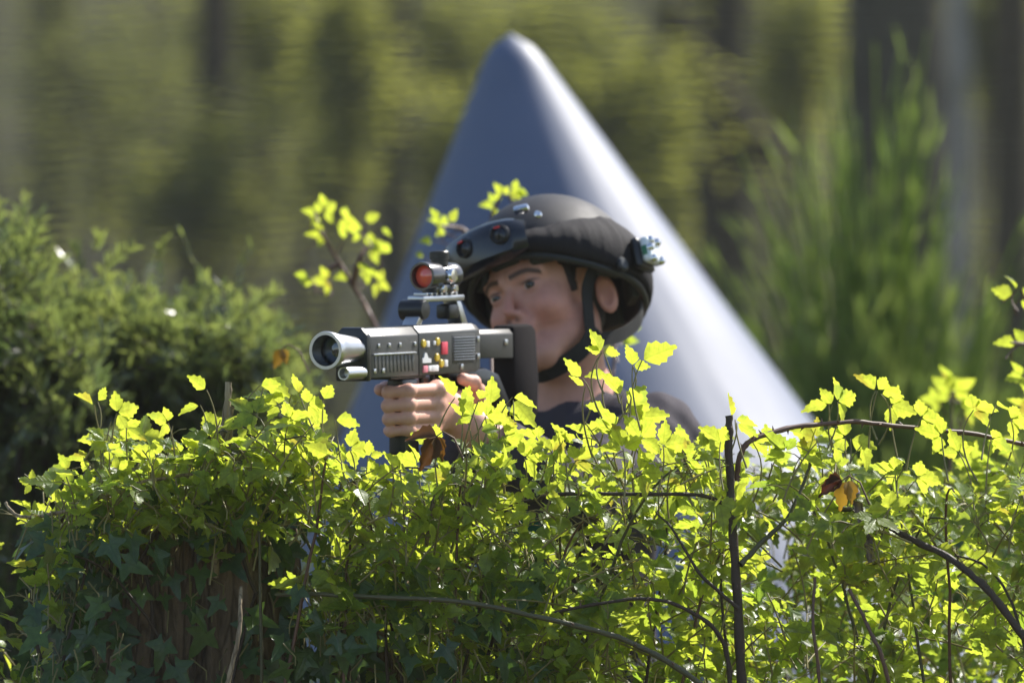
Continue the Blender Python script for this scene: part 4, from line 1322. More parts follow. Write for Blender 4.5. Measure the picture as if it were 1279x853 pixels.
# ================================================================== THE RIFLE
gun = empty('laser_tag_rifle', GO, RG); tag(gun, 'silver grey toy laser rifle with a red dot sight held by the player', 'toy rifle')
m_sil = mat_plain('silver_metal', (.50, .50, .51), .34, metal=1.0, var=.12, vscale=40)
m_gun = mat_plain('gun_grey', (.085, .083, .08), .42, metal=.35, spec=.5, var=.22, vscale=22, bump=.06, bscale=350)
m_gun2 = mat_plain('gun_grey_dark', (.062, .06, .058), .45, metal=.3, var=.2, vscale=30)
m_rub = mat_plain('butt_rubber', (.014, .011, .012), .8, spec=.1, bump=.15, bscale=300)
m_yel = mat_plain('yellow_key', (.62, .44, .04), .4)
m_wht = mat_plain('white_sticker', (.75, .74, .74), .45)
m_redk = mat_plain('red_key', (.70, .06, .10), .4)
m_pnk = mat_plain('pink_sticker', (.75, .25, .30), .45)
m_glass = mat_plain('muzzle_lens', (.010, .020, .03), .06, spec=.9, coat=.8)
m_orange = mat_plain('sight_lens', (.80, .10, .05), .12, spec=.8, coat=.6)


def sec(x, hw_, zt, zb, ch):
    """Cross-section of the body at x: chamfered top edges."""
    return [(x, -hw_, zb), (x, hw_, zb), (x, hw_, zt - ch), (x, hw_ - ch * .9, zt), (x, -hw_ + ch * .9, zt), (x, -hw_, zt - ch)]


def body(name, secs, mat, par, bev=.0015):
    b = MB(); rings = [[b.bm.verts.new(p) for p in s] for s in secs]; k = len(rings[0])
    for a, c in zip(rings, rings[1:]):
        for i in range(k):
            j = (i + 1) % k; b.bm.faces.new((a[i], a[j], c[j], c[i]))
    b.bm.faces.new(rings[0]); b.bm.faces.new(rings[-1][::-1])
    if bev: bmesh.ops.bevel(b.bm, geom=list(b.bm.edges), offset=bev, segments=2, profile=.5, affect='EDGES')
    return b.build(name, mat, par)


HWID = .025
hg = body('handguard', [sec(0, HWID, .035, -.036, .012), sec(-.135, HWID, .035, -.036, .012)], m_gun, gun)
rc = body('receiver', [sec(-.1355, HWID + .001, .036, -.036, .011), sec(-.300, HWID + .001, .036, -.034, .010), sec(-.318, HWID - .004, .033, -.030, .008)], m_gun, gun)
body('front_plate', [sec(.012, HWID + .002, .037, -.040, .012), sec(.0006, HWID + .002, .037, -.040, .012)], m_blk, gun, .003)
# handguard relief: bolts, ridge, flutes
for k in range(4):
    b = MB(); b.box((-.022 - .030 * k - (.012 if k == 3 else 0), HWID + .0006, .010), (.006, .003, .006), .001); b.build('bolt', m_sil, hg)
for x in (-.010, -.034):
    b = MB(); b.box((x, HWID + .0006, -.026), (.007, .003, .007), .001); b.build('bolt', m_sil, hg)
b = MB(); b.box((-.065, HWID + .0012, -.0025), (.120, .0045, .0030), .001); b.build('ridge', m_sil, hg)
b = MB()
for k in range(11):
    b.box((-.014 - .0105 * k, HWID - .0002, -.016), (.0062, .0016, .024), .0004)
b.build('flute', m_gun, hg)
# receiver: louvred panel, seams, keys and stickers
SY = HWID + .0016
b = MB()
for k in range(9): b.box((-.262, SY, .016 - .0040 * k), (.060, .0026, .0022), .0006)
lv = b.build('louvre', mat_plain('louvre_grey', (.16, .17, .19), .4, metal=.4), rc)
b = MB(); b.box((-.262, SY - .0012, 0), (.068, .0022, .042), .0008); b.build('louvre_plate', m_gun2, rc)
for x, z in ((-.303, .013), (-.303, -.012), (-.255, -.026)):
    b = MB(); b.box((x, SY, z), (.007, .003, .008), .001); b.build('bolt', m_sil, rc)


def key(x, z, sx_, sz_, mat, name, rnd=True):
    b = MB()
    if rnd: b.lathe((x, SY - .0012, z), (0, 1, 0), [(0, sx_), (.0025, sx_), (.0035, sx_ * .8), (.0037, sx_ * .05)], 20, closed=False)
    else: b.box((x, SY + .0002, z), (sx_, .0026, sz_), .0008)
    return b.build(name, mat, rc)


for x, z in ((-.146, .010), (-.186, .012), (-.184, -.011), (-.196, -.020)): key(x, z, .0058, 0, m_yel, 'button')
key(-.2055, .002, .016, .018, m_redk, 'label_plate', False)
for x, z, a, c in ((-.158, .009, .009, .009), (-.177, .010, .006, .006), (-.209, -.020, .009, .010), (-.176, -.0265, .022, .009)): key(x, z, a, c, m_wht, 'sticker', False)
b = MB(); b.prism([(-.142, -.018), (-.166, -.018), (-.166, -.012), (-.158, -.011), (-.154, -.004), (-.149, -.003), (-.146, -.010), (-.142, -.012)], SY - .001, SY + .0012); b.build('sticker', m_wht, rc)
key(-.150, -.027, .012, .010, m_pnk, 'sticker', False); key(-.162, -.0265, .008, .008, m_wht, 'sticker', False)
# barrel: flared silver muzzle with a dark lens, and the small tube below
b = MB(); b.lathe((.012, .007, .006), (1, 0, 0), [(0, .0175), (.004, .0178), (.010, .0185), (.055, .0235), (.068, .0262), (.080, .0275), (.0825, .0268), (.0825, .0222), (.072, .0216), (.060, .021)], 48, closed=False)
br = b.build('barrel', m_sil, gun)
b = MB(); b.lathe((.064, .007, .006), (1, 0, 0), [(0, .0216), (.004, .0200), (.007, .014), (.0085, .006), (.009, .0004)], 40, closed=False); b.build('lens', m_glass, br)
b = MB(); b.lathe((.012, .017, -.0275), (1, 0, 0), [(0, .0098), (.048, .0100), (.050, .0094), (.050, .0072), (.036, .0070), (.035, .0003)], 32, closed=False)
b.build('lower_tube', m_sil, gun)
# foregrip
b = MB(); b.prism([(GRX + .024, -.0395), (GRX - .022, -.0395), (GRX - .020, -.075), (GRX - .024, -.150), (GRX - .014, -.158), (GRX + .012, -.158), (GRX + .020, -.150), (GRX + .017, -.075)], -.0075, .0225, .006)
b.build('foregrip', m_blk, gun)
b = MB(); b.box((GRX, 0, -.0375), (.10, .036, .005), .0015); b.build('grip_rail', m_blk, gun)
# stock tube, strut and butt pad
body('stock_tube', [sec(-.3185, .018, .026, -.016, .007), sec(-.420, .018, .025, -.018, .007)], m_gun2, gun)
for z in (.006,):
    b = MB(); b.box((-.398, .0185, z), (.008, .003, .008), .001); b.build('bolt', m_sil, gun)
b = MB(); b.prism([(-.4205, .030), (-.475, .031), (-.488, .024), (-.496, -.05), (-.490, -.112), (-.452, -.112), (-.436, -.10), (-.4215, -.05)], -.019, .019, .006)
b.build('butt_pad', m_rub, gun)
# pistol grip flowing into the thumb-hole strut
b = MB(); b.prism([(-.236, -.032), (-.345, -.030), (-.385, -.040), (-.4195, -.085), (-.4195, -.105), (-.398, -.098), (-.365, -.060), (-.300, -.056), (-.318, -.128), (-.284, -.134), (-.262, -.075), (-.250, -.050)], -.014, .014, .004)
b.build('pistol_grip', m_blk, gun)
b = MB(); b.tube([(-.180, 0, -.034), (-.187, 0, -.056), (-.210, 0, -.064), (-.240, 0, -.062), (-.252, 0, -.050)], .0035, 8); b.build('trigger_guard', m_blk, gun)
b = MB(); b.tube([(-.215, 0, -.034), (-.211, 0, -.046), (-.203, 0, -.054)], .0032, 8); b.build('trigger', m_blk, gun)
# sight riser and red dot sight
b = MB()
b.prism([(-.150, .0365), (-.166, .0365), (-.188, .069), (-.178, .069)], -.012, .012, .0012)
b.prism([(-.300, .0355), (-.283, .0355), (-.268, .069), (-.280, .069)], -.012, .012, .0012)
b.box((-.229, 0, .0735), (.118, .028, .0085), .002)
for k in range(7): b.box((-.186 - .014 * k, 0, .0800), (.0065, .022, .0045), .001)
rs2 = b.build('sight_riser', m_sil, gun)
b = MB(); b.box((-.262, 0, .054), (.030, .024, .022), .004); b.build('clamp', m_blk, rs2)
b = MB(); b.lathe((-.172, -.004, .058), (0, 1, 0), [(-.018, .015), (.016, .015), (.020, .0125), (.021, .002)], 24); b.build('clamp_knob', m_blk, rs2)
b = MB(); b.lathe((-.276, 0, .1060), (1, 0, 0), [(0, .0150), (0, .0185), (.004, .0190), (.022, .0185), (.026, .0165), (.050, .0165), (.054, .0205), (.084, .0212), (.087, .0205), (.087, .0172), (.078, .0165), (.070, .016)], 40, closed=False)
sg = b.build('red_dot_sight', mat_plain('sight_metal', (.11, .11, .115), .22, metal=.8, spec=.6), gun)
b = MB(); b.lathe((-.202, 0, .1060), (1, 0, 0), [(0, .0166), (.003, .0160), (.006, .011), (.0075, .0004)], 36, closed=False); b.build('lens', m_orange, sg)
b = MB(); b.lathe((-.276, 0, .1060), (1, 0, 0), [(.003, .0152), (.001, .010), (.000, .0004)], 30, closed=False); b.build('rear_lens', m_glass, sg)
b = MB(); b.lathe((-.240, 0, .1205), (0, 0, 1), [(0, .0125), (.009, .0125), (.0095, .0145), (.020, .0145), (.0215, .013), (.022, .001)], 24); b.build('turret', m_blk, sg)
b = MB(); b.lathe((-.240, .012, .1060), (0, 1, 0), [(0, .011), (.010, .011), (.013, .009), (.0135, .001)], 24); b.build('side_turret', m_chr, sg)
b = MB(); b.box((-.238, 0, .0875), (.058, .026, .011), .002); b.build('mount', mat_plain('mount_metal', (.15, .15, .155), .3, metal=.9), sg)
for x in (-.222, -.254):
    b = MB(); b.lathe((x, .0125, .0875), (0, 1, 0), [(0, .0062), (.006, .0062), (.008, .005), (.0082, .0005)], 18); b.build('clamp_screw', m_chr, sg)

# ================================================================== THE HEDGE: stumps, ivy, brambles
TOPX = [-420, -150, 0, 20, 60, 100, 200, 300, 380, 430, 480, 540, 600, 680, 760, 830, 880, 940, 1040, 1078, 1120, 1200, 1279, 1420, 1700]
TOPY = [830, 800, 770, 690, 610, 548, 535, 515, 505, 545, 585, 575, 546, 550, 545, 545, 558, 548, 552, 615, 600, 572, 565, 570, 600]


def top_line(px): return np.interp(px, TOPX, TOPY)


def depth_range(px, py):
    g = max(0.0, py - top_line(px)) / 300.0
    if px < 420: return 12.80 + .10 * g, 13.02 + .12 * g
    if px < 770: return 12.80 + .06 * g, 12.96 + .12 * g
    return 12.80 + .20 * g, 12.98 + .20 * g


def stump(px, D, top_py, r, label, seed):
    t = empty('tree_stump', (tx(px, D), D, 0)); tag(t, label, 'tree stump', 'ivy clad stumps in the hedge')
    ztop = P(px, top_py, D).z
    nz, ns = 70, 96; V = []
    for i_ in range(nz + 1):
        z = ztop * i_ / nz
        for k in range(ns):
            a = 2 * math.pi * k / ns
            fl = 0.10 * math.sin(5 * a + seed) + 0.07 * math.sin(9 * a + 2.1 * seed + z * 1.2)
            n1 = noise.noise((math.cos(a) * 3.2, math.sin(a) * 3.2, z * 1.6 + seed)) * .16
            n2 = noise.noise((math.cos(a) * 11, math.sin(a) * 11, z * 4 + seed)) * .15 + noise.noise((math.cos(a) * 24, math.sin(a) * 24, z * 11 + seed)) * .07
            ro = r * (1 + fl + n1 + n2) * (1 + .35 * math.exp(-z / .15))
            zz = z + (0.05 * noise.noise((math.cos(a) * 2, math.sin(a) * 2, seed)) if i_ == nz else 0)
            V.append((ro * math.cos(a), ro * math.sin(a), zz))
    i = np.arange(nz)[:, None] * ns; j = np.arange(ns)[None]; j2 = (j + 1) % ns
    F = [tuple(q) for q in np.stack([i + j, i + j2, i + ns + j2, i + ns + j], -1).reshape(-1, 4)]
    V.append((0, 0, ztop + .01)); c = len(V) - 1
    F += [(nz * ns + k, nz * ns + (k + 1) % ns, c) for k in range(ns)]
    me = bpy.data.meshes.new('trunk'); me.from_pydata(V, [], F); me.update()
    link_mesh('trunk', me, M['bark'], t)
    return t


stump(232, 13.16, 628, .142, 'broad rough barked stump under the ivy at the left of the hedge', 1.0)
stump(498, 13.22, 716, .085, 'narrow shaded stump under the brambles below the rifle', 4.0)


def sprig_set(spots, rs, tint_fn, size=(.021, .045), leaves_per=(2, 4), spread=1.0):
    """Twigs that carry trefoil bramble leaves. Returns leaf arrays and twig paths."""
    Pp, Dd, Nn, Ss, Tt, Wd = [], [], [], [], [], []
    paths = []
    for (px, py, D) in spots:
        b0 = np.array(P(px, py, D))
        dr = unit(np.array([rs.normal() * .6, rs.normal() * .5 - .1, abs(rs.normal()) * .6 + .35]))
        ln = rs.uniform(.05, .13) * spread
        b1 = b0 - dr * .02
        pts = bez(b1, b1 + dr * ln * .5, b1 + dr * ln + np.array([rs.normal() * .012, rs.normal() * .012, -.012]), 7)
        paths.append((pts, np.linspace(.0017, .0009, 7)))
        nl = rs.integers(leaves_per[0], leaves_per[1] + 1)
        for q in range(nl):
            tq = (q + .8) / (nl - .2 + .001); at = pts[min(6, int(tq * 6))]
            side = unit(np.array([rs.normal(), rs.normal() * .8 - .15, rs.normal() * .35 + .1]))
            pl = rs.uniform(.014, .032)
            pe = at + side * pl + np.array([0, 0, .006])
            paths.append((np.stack([at, (at + pe) / 2 + [0, 0, .003], pe]), np.array([.0009, .0008, .0007])))
            nrm = unit(.55 * SUNV + .75 * unit(rs.normal(size=3)) + np.array([0, 0, .25])) if rs.uniform() < .68 else unit(np.array([.3, -.45, .75]) + .45 * unit(rs.normal(size=3)))
            s = rs.uniform(*size) * (1.08 - .35 * tq * rs.uniform())
            d = unit(side + np.array([0, 0, -.25]) * rs.uniform())
            d = unit(d - nrm * (d @ nrm)); sd = np.cross(nrm, d)
            tn = tint_fn(px, py, rs)
            tri = [(d, 1.0)] if rs.uniform() < .12 else [(d, 1.0), (unit(d * .35 + sd), .80), (unit(d * .35 - sd), .80)]
            if rs.uniform() < .15 and len(tri) == 3: tri += [(unit(-d * .35 + sd), .6), (unit(-d * .35 - sd), .6)]
            for dd, sc in tri:
                Pp.append(pe + dd * .0035); Dd.append(dd); Nn.append(nrm + rs.normal(size=3) * .22); Ss.append(s * sc * rs.uniform(.88, 1.1)); Tt.append(np.clip(tn + rs.normal() * .08, 0, 1)); Wd.append(rs.uniform(.82, 1.05))
    return (np.array(Pp), np.array(Dd), np.array(Nn), np.array(Ss), np.array(Tt), np.array(Wd)), paths


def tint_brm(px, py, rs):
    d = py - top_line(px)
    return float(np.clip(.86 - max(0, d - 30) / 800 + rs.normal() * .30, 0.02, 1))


def trefoil(px, py, ang, size, D, rs, single=False, tint=None, drop=60, face=.5):
    """A leaf at the outline of the hedge: base pixel, direction in the picture plane (degrees), size in pixels."""
    a = math.radians(ang); s = size * .93 * D * K
    nrm = unit(np.array([0, .55, .0]) * face * 1.6 + SUNV * .75 + rs.normal(size=3) * .22)
    d = unit(np.array([math.cos(a), rs.normal() * .25, math.sin(a)])); d = unit(d - nrm * (d @ nrm)); sd = np.cross(nrm, d)
    b = np.array(P(px, py, D))
    tri = [(d, 1.0)] if single else [(d, 1.0), (unit(d * .3 + sd), .82), (unit(d * .3 - sd), .82)]
    L_ = []
    for dd, sc in tri:
        L_.append((b + dd * .003, dd, nrm + rs.normal(size=3) * .2, s * sc, np.clip((rs.uniform(.8, 1) if tint is None else tint), 0, 1), rs.uniform(.85, 1.05)))
    root = np.array(P(px + rs.normal() * 14 - 10 * math.cos(a), py + drop, D + rs.normal() * .02))
    path = (bez(root, (root * .4 + b * .6) + np.array([rs.normal() * .016, 0, .0]), b, 8), np.linspace(.0016, .0008, 8))
    return L_, path


OUTL = [  # px, py, angle, size, single
    (118, 506, 150, 30, 1), (122, 502, 60, 24, 1), (146, 516, 20, 36, 0), (158, 534, -40, 30, 0), (124, 552, 175, 28, 0), (108, 574, 200, 26, 0), (136, 562, -10, 26, 0),
    (258, 487, 165, 30, 1), (250, 506, 190, 30, 1), (268, 536, 120, 34, 0), (296, 502, 15, 28, 1), (324, 482, 8, 30, 1), (331, 474, -22, 42, 1), (306, 541, 5, 36, 1),
    (374, 492, 105, 28, 1), (384, 505, 10, 32, 0), (348, 506, 150, 30, 0), (362, 524, 20, 36, 0), (404, 500, 60, 28, 1), (345, 556, -25, 40, 0), (331, 606, 88, 34, 0), (350, 626, -18, 44, 0),
    (418, 524, 5, 34, 1), (402, 532, 160, 32, 0), (392, 566, 30, 36, 0), (436, 560, 0, 34, 0), (210, 528, 165, 30, 0), (232, 560, 10, 34, 0), (196, 570, 170, 34, 0), (420, 590, 20, 36, 0),
    (545, 552, 165, 34, 0), (568, 497, 112, 34, 1), (577, 508, 55, 36, 1), (612, 506, 80, 38, 1), (622, 508, 40, 34, 1), (640, 496, 12, 38, 1), (641, 500, -55, 46, 1), (630, 545, -15, 38, 0),
    (592, 520, 130, 30, 0), (598, 500, 60, 30, 1), (606, 520, 10, 34, 0), (584, 522, 150, 30, 1), (622, 524, 60, 32, 0), (560, 595, 190, 36, 0), (522, 580, 168, 36, 0), (604, 578, 10, 36, 0), (655, 572, 20, 36, 0), (690, 566, 62, 34, 0), (672, 548, 150, 30, 0), (500, 590, 150, 34, 0), (470, 596, 30, 34, 0), (720, 575, 30, 36, 0), (706, 552, 120, 30, 0),
    (752, 440, 128, 34, 1), (752, 440, 190, 22, 1), (754, 440, 5, 24, 1), (790, 458, 95, 34, 1), (802, 450, 20, 50, 1), (790, 456, 0, 22, 1), (727, 472, 138, 34, 1), (757, 468, 188, 26, 1), (731, 483, 160, 24, 1),
    (776, 494, 115, 42, 1), (786, 508, 60, 42, 1), (782, 500, -40, 36, 1), (800, 520, 0, 40, 0), (768, 535, 190, 44, 0), (800, 548, 40, 44, 0), (740, 545, 165, 36, 0), (828, 556, 10, 40, 0), (850, 560, 60, 34, 0), (778, 560, 100, 38, 0), (756, 512, 200, 26, 1),
    (914, 522, 98, 32, 1), (918, 524, 0, 34, 1), (920, 528, -35, 32, 1), (900, 552, 150, 34, 0), (880, 560, 30, 36, 0), (940, 552, 15, 34, 0), (962, 560, 100, 34, 0),
    (1035, 505, 178, 36, 1), (1040, 506, 120, 26, 1), (1046, 502, 14, 38, 0), (1094, 488, 150, 36, 1), (1096, 488, 60, 28, 1), (1100, 492, 0, 34, 1), (1112, 506, -15, 38, 0), (1062, 548, -8, 38, 1), (1056, 546, 170, 34, 0), (1020, 548, 160, 36, 0), (1076, 556, -60, 34, 1),
    (1150, 522, 20, 36, 0), (1176, 544, 170, 36, 0), (1216, 512, 40, 38, 0), (1244, 506, 10, 38, 1), (1262, 524, 5, 38, 0), (1238, 548, -10, 30, 0), (1268, 630, 95, 30, 1), (1000, 570, 20, 36, 0), (1120, 590, 160, 36, 0), (1146, 596, 20, 36, 0), (1198, 566, 100, 34, 0), (1108, 630, 20, 40, 0),
    (1290, 560, 20, 36, 0), (1340, 560, 60, 36, 0), (-20, 690, 100, 36, 0), (40, 640, 120, 30, 0), (72, 610, 170, 30, 0),
]

BUSH = [  # from, to, number of sprigs, label
    (-420, 60, 60, 'low bramble bush at the left end of the hedge'),
    (60, 250, 70, 'bramble bush growing over the top of the broad stump'),
    (250, 430, 68, 'bramble bush with upright leafy tips below the muzzle of the rifle'),
    (430, 570, 76, 'low bramble bush in front of the hand on the foregrip'),
    (570, 700, 84, 'bramble bush whose bright tip hides the trigger hand'),
    (700, 880, 84, 'tallest bramble bush with a sharp leafy tip in front of the shoulder'),
    (880, 1090, 76, 'bramble bush round the foot of the upright bare cane'),
    (1090, 1290, 74, 'dense bramble bush at the right end of the picture'),
    (1290, 1700, 170, 'bramble bush continuing the hedge past the right edge'),
]
px_back = {5: (66, 13.14, 13.34, 600), 6: (118, 13.36, 13.72, 590), 7: (95, 13.36, 13.75, 560), 8: (120, 13.4, 13.8, 560), 4: (30, 13.10, 13.22, 690), 3: (40, 13.08, 13.2, 610), 0: (40, 13.3, 13.6, 640)}
for bi, (x0, x1, n, lab) in enumerate(BUSH):
    rs = np.random.default_rng(100 + bi)
    org = np.array([tx((x0 + x1) / 2, 13.0), 13.05, 0])
    t = empty('bramble_bush', org); tag(t, lab, 'bramble bush', 'bramble bushes along the hedge')
    spots = []
    while len(spots) < n:
        px = rs.uniform(x0 - 12, x1 + 12); top = top_line(px)
        bot = 900.0; shy = 48 if px < 440 else 38
        if 70 < px < 400: bot = 650 + 25 * math.sin(px * .05)
        elif 400 <= px < 560: bot = 780
        u = rs.uniform()
        py = top + shy + (min(bot, 900) - top) * (u ** 1.05)
        d0, d1 = depth_range(px, py)
        spots.append((px, py, rs.uniform(d0, d1)))
    if px_back.get(bi):                                                     # the far side of the hedge, a hand's breadth behind
        nb_, d0, d1, py0 = px_back[bi]
        for q in range(nb_):
            px = rs.uniform(x0 - 12, x1 + 12)
            spots.append((px, rs.uniform(max(py0, top_line(px) + 30), 930), rs.uniform(d0, d1)))
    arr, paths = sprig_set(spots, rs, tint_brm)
    arr = [list(a) for a in arr]
    for (px, py, an, sz, si) in OUTL:
        if x0 <= px < x1:
            D = 12.90 + rs.uniform(-.07, .07)
            if px > 960: D += .12
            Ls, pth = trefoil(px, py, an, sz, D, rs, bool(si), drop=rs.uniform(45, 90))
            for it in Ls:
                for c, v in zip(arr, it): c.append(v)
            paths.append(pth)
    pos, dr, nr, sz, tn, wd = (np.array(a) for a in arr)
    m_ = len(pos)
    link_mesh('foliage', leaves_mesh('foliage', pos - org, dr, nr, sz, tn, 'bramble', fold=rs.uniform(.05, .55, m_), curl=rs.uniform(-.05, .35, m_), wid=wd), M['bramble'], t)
    tw = link_mesh('twig', tubes_mesh('twig', [(p - org, r) for p, r in paths], 5), M['petiole'], t); tag(tw, kind='stuff')
    for q in range(max(3, (x1 - x0) // 50)):                                # its canes, rooted in the ground, arching over
        px = rs.uniform(x0, x1); py = top_line(px) + rs.uniform(10, 160)
        dl, dh = depth_range(px, py)
        tip = np.array(P(px, py, rs.uniform(dl, dh))) - org
        foot = np.array([tip[0] * .6 + rs.normal() * .22, rs.normal() * .1, 0])
        mid = np.array([foot[0] * .7 + tip[0] * .3 + rs.normal() * .12, (foot[1] + tip[1]) / 2, tip[2] * 1.06])
        pp = bez(foot, mid, tip, 22) + np.cumsum(rs.normal(size=(22, 3)) * .0018, 0)
        link_mesh('cane', tubes_mesh('cane', [(pp, np.linspace(.0042, .0012, 22))], 6), M[['cane', 'cane_dark', 'cane_red'][q % 3]], t)


# ---- single canes and sticks one can point to
def cane(name, label, cat, pts, r0, r1, mat, group=None, thorns=0, seed=1, seg=8):
    rs = np.random.default_rng(seed)
    p = [np.array(P(*q)) for q in pts]; org = p[0]
    out_ = []
    for i in range(len(p) - 1):
        a, b_, c, d = p[max(i - 1, 0)], p[i], p[i + 1], p[min(i + 2, len(p) - 1)]
        for u in np.linspace(0, 1, 9)[:-1]:
            out_.append(.5 * ((2 * b_) + (c - a) * u + (2 * a - 5 * b_ + 4 * c - d) * u * u + (3 * b_ - a - 3 * c + d) * u ** 3))
    out_.append(p[-1]); q = np.array(out_); m_ = len(q)
    q = q + np.cumsum(rs.normal(size=q.shape) * .0006, 0) - org
    rad = np.linspace(r0, r1, m_) * (1 + .10 * np.sin(np.arange(m_) * 2.1) + .12 * (np.arange(m_) % 9 == 0))
    root = empty(name, org); tag(root, label, cat, group)
    st_ = link_mesh('stem', tubes_mesh('stem', [(q, rad)], seg), mat, root)
    if thorns:
        b = MB()
        for k in range(thorns):
            i = int((k + .5) / thorns * (m_ - 1)); d = unit(rs.normal(size=3) * [.4, .8, 1]); d = d - .3 * unit(q[min(i + 1, m_ - 1)] - q[i - 1])
            b.lathe(q[i] + d * rad[i] * .7, d, [(0, .0024), (.003, .0013), (.0075, .0002)], 6)
        b.build('thorn', M['cane_red'], root, smooth=False)
    return root


G = 'single bare canes in the hedge'
cane('bare_cane', 'upright dark bare cane standing straight up with a leaf at its tip', 'cane', [(938, 1250, 12.92), (934, 1000, 12.9), (930, 853, 12.88), (922, 690, 12.87), (917, 580, 12.87), (914, 522, 12.87)], .0085, .0052, M['cane_dark'], G, 10, 2)
cane('bramble_cane', 'long thorny cane arching to the right edge from the upright bare cane', 'cane', [(919, 600, 12.885), (926, 560, 12.88), (960, 543, 12.9), (1040, 528, 12.95), (1130, 532, 13.0), (1279, 553, 13.08), (1400, 600, 13.1), (1480, 760, 13.1)], .0042, .0026, M['cane_red'], G, 30, 3)
cane('bramble_cane', 'thick dark cane sloping down to the right below the withered leaf', 'cane', [(1040, 636, 13.0), (1075, 640, 12.95), (1130, 668, 12.9), (1200, 706, 12.86), (1262, 770, 12.84), (1330, 900, 12.84), (1380, 1250, 12.9)], .0036, .0068, M['cane_dark'], G, 6, 4)
cane('bramble_cane', 'dark forked side branch leaving the upright bare cane to the right', 'cane', [(925, 705, 12.87), (960, 668, 12.9), (990, 640, 12.92), (1012, 590, 12.95), (1020, 566, 12.95)], .0042, .0016, M['cane'], G, 0, 5)
cane('bramble_cane', 'straight level cane crossing in front of the sleeve', 'cane', [(610, 640, 12.9), (690, 618, 12.86), (780, 619, 12.84), (880, 622, 12.87), (916, 640, 12.9)], .0026, .0030, M['cane_dark'], G, 6, 6)
cane('bramble_cane', 'long dark cane slanting down across the shaded middle of the hedge', 'cane', [(345, 742, 12.9), (420, 740, 12.84), (560, 746, 12.80), (680, 766, 12.78), (790, 795, 12.78), (860, 832, 12.78), (960, 900, 12.8)], .0028, .0048, M['cane'], G, 8, 7)
cane('bramble_cane', 'reddish cane leaning right near the bottom edge, right of the upright cane', 'cane', [(1062, 735, 12.84), (1088, 790, 12.82), (1108, 840, 12.82), (1130, 930, 12.84)], .0024, .0034, M['cane_red'], G, 6, 8)
cane('bramble_cane', 'thin reddish upright cane beside the leaning reddish one', 'cane', [(1018, 720, 12.86), (1016, 780, 12.83), (1024, 840, 12.83), (1030, 940, 12.85)], .0020, .0028, M['cane_red'], G, 0, 9)
cane('bramble_cane', 'curved dark cane at the lower left of the upright bare cane', 'cane', [(690, 765, 12.85), (800, 745, 12.83), (870, 765, 12.84), (905, 800, 12.86), (915, 870, 12.87)], .0022, .0036, M['cane_dark'], G, 5, 10)
cane('bramble_cane', 'dark forked twig rising left of the upright bare cane', 'cane', [(922, 760, 12.86), (880, 720, 12.85), (845, 665, 12.86), (820, 640, 12.88)], .0030, .0012, M['cane_dark'], G, 0, 11)
G2 = 'pale dry sticks in the hedge'
cane('dry_stick', 'tallest pale dry stick standing upright among the left leaves', 'stick', [(268, 720, 13.0), (272, 600, 12.94), (279, 530, 12.92), (284, 476, 12.91)], .0062, .0050, M['stick'], G2, 0, 12)
cane('dry_stick', 'short pale split stick beside the tallest upright stick', 'stick', [(279, 700, 13.0), (277, 610, 12.93), (280, 560, 12.90), (283, 508, 12.89)], .0042, .0034, M['stick'], G2, 0, 13)
cane('dry_stick', 'long tan stick hanging down the face of the broad stump', 'stick', [(270, 905, 12.86), (288, 850, 12.84), (300, 790, 12.83), (304, 735, 12.86)], .0042, .0026, M['stick'], G2, 0, 14)
cane('dry_stick', 'pale bent twig lying level at the far left', 'stick', [(8, 628, 12.92), (22, 644, 12.9), (60, 641, 12.88), (92, 636, 12.88), (140, 622, 12.9), (220, 600, 12.94)], .0022, .0032, M['stick'], G2, 0, 15)
cane('dry_stick', 'white curved stalk below the hand on the foregrip', 'stick', [(566, 596, 12.86), (548, 610, 12.85), (536, 640, 12.86), (528, 680, 12.9)], .0034, .0030, M['stick'], G2, 0, 16)
cane('dry_stick', 'pale grey twig slanting across the leaves above the broad stump', 'stick', [(130, 622, 12.9), (160, 606, 12.88), (230, 590, 12.87), (300, 582, 12.88), (345, 575, 12.92)], .0028, .0020, M['stick'], G2, 0, 17)
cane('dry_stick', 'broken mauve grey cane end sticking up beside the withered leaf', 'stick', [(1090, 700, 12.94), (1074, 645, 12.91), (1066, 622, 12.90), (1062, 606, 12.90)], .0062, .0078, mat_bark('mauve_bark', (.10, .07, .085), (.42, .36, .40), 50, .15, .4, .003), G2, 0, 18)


def withered(px, py, D, label, items, seed):
    rs = np.random.default_rng(seed); org = np.array(P(px, py, D))
    t = empty('withered_leaf', org); tag(t, label, 'withered leaf', 'withered leaves in the hedge')
    for nm, dx_, dy_, an, s, tn, fo, cu, mat in items:
        a = math.radians(an); d = np.array([math.cos(a), -.2, math.sin(a)]); n_ = unit(np.array([.25, -.8, .5]) + rs.normal(size=3) * .15)
        p = np.array(P(px + dx_, py + dy_, D)) - org
        link_mesh(nm, leaves_mesh(nm, [p], [d], [n_], [s * D * K], [tn], 'bramble', fold=[fo], curl=[cu]), M[mat], t)
    st_ = [np.array(P(px + dx_, py + dy_, D)) - org for dx_, dy_ in ((0, 0), (8, -6), (22, 2), (34, 30))]
    link_mesh('stalk', tubes_mesh('stalk', [(np.array(st_), np.array([.001, .0012, .0014, .0016]))], 5), M['cane_red'], t)
    return t


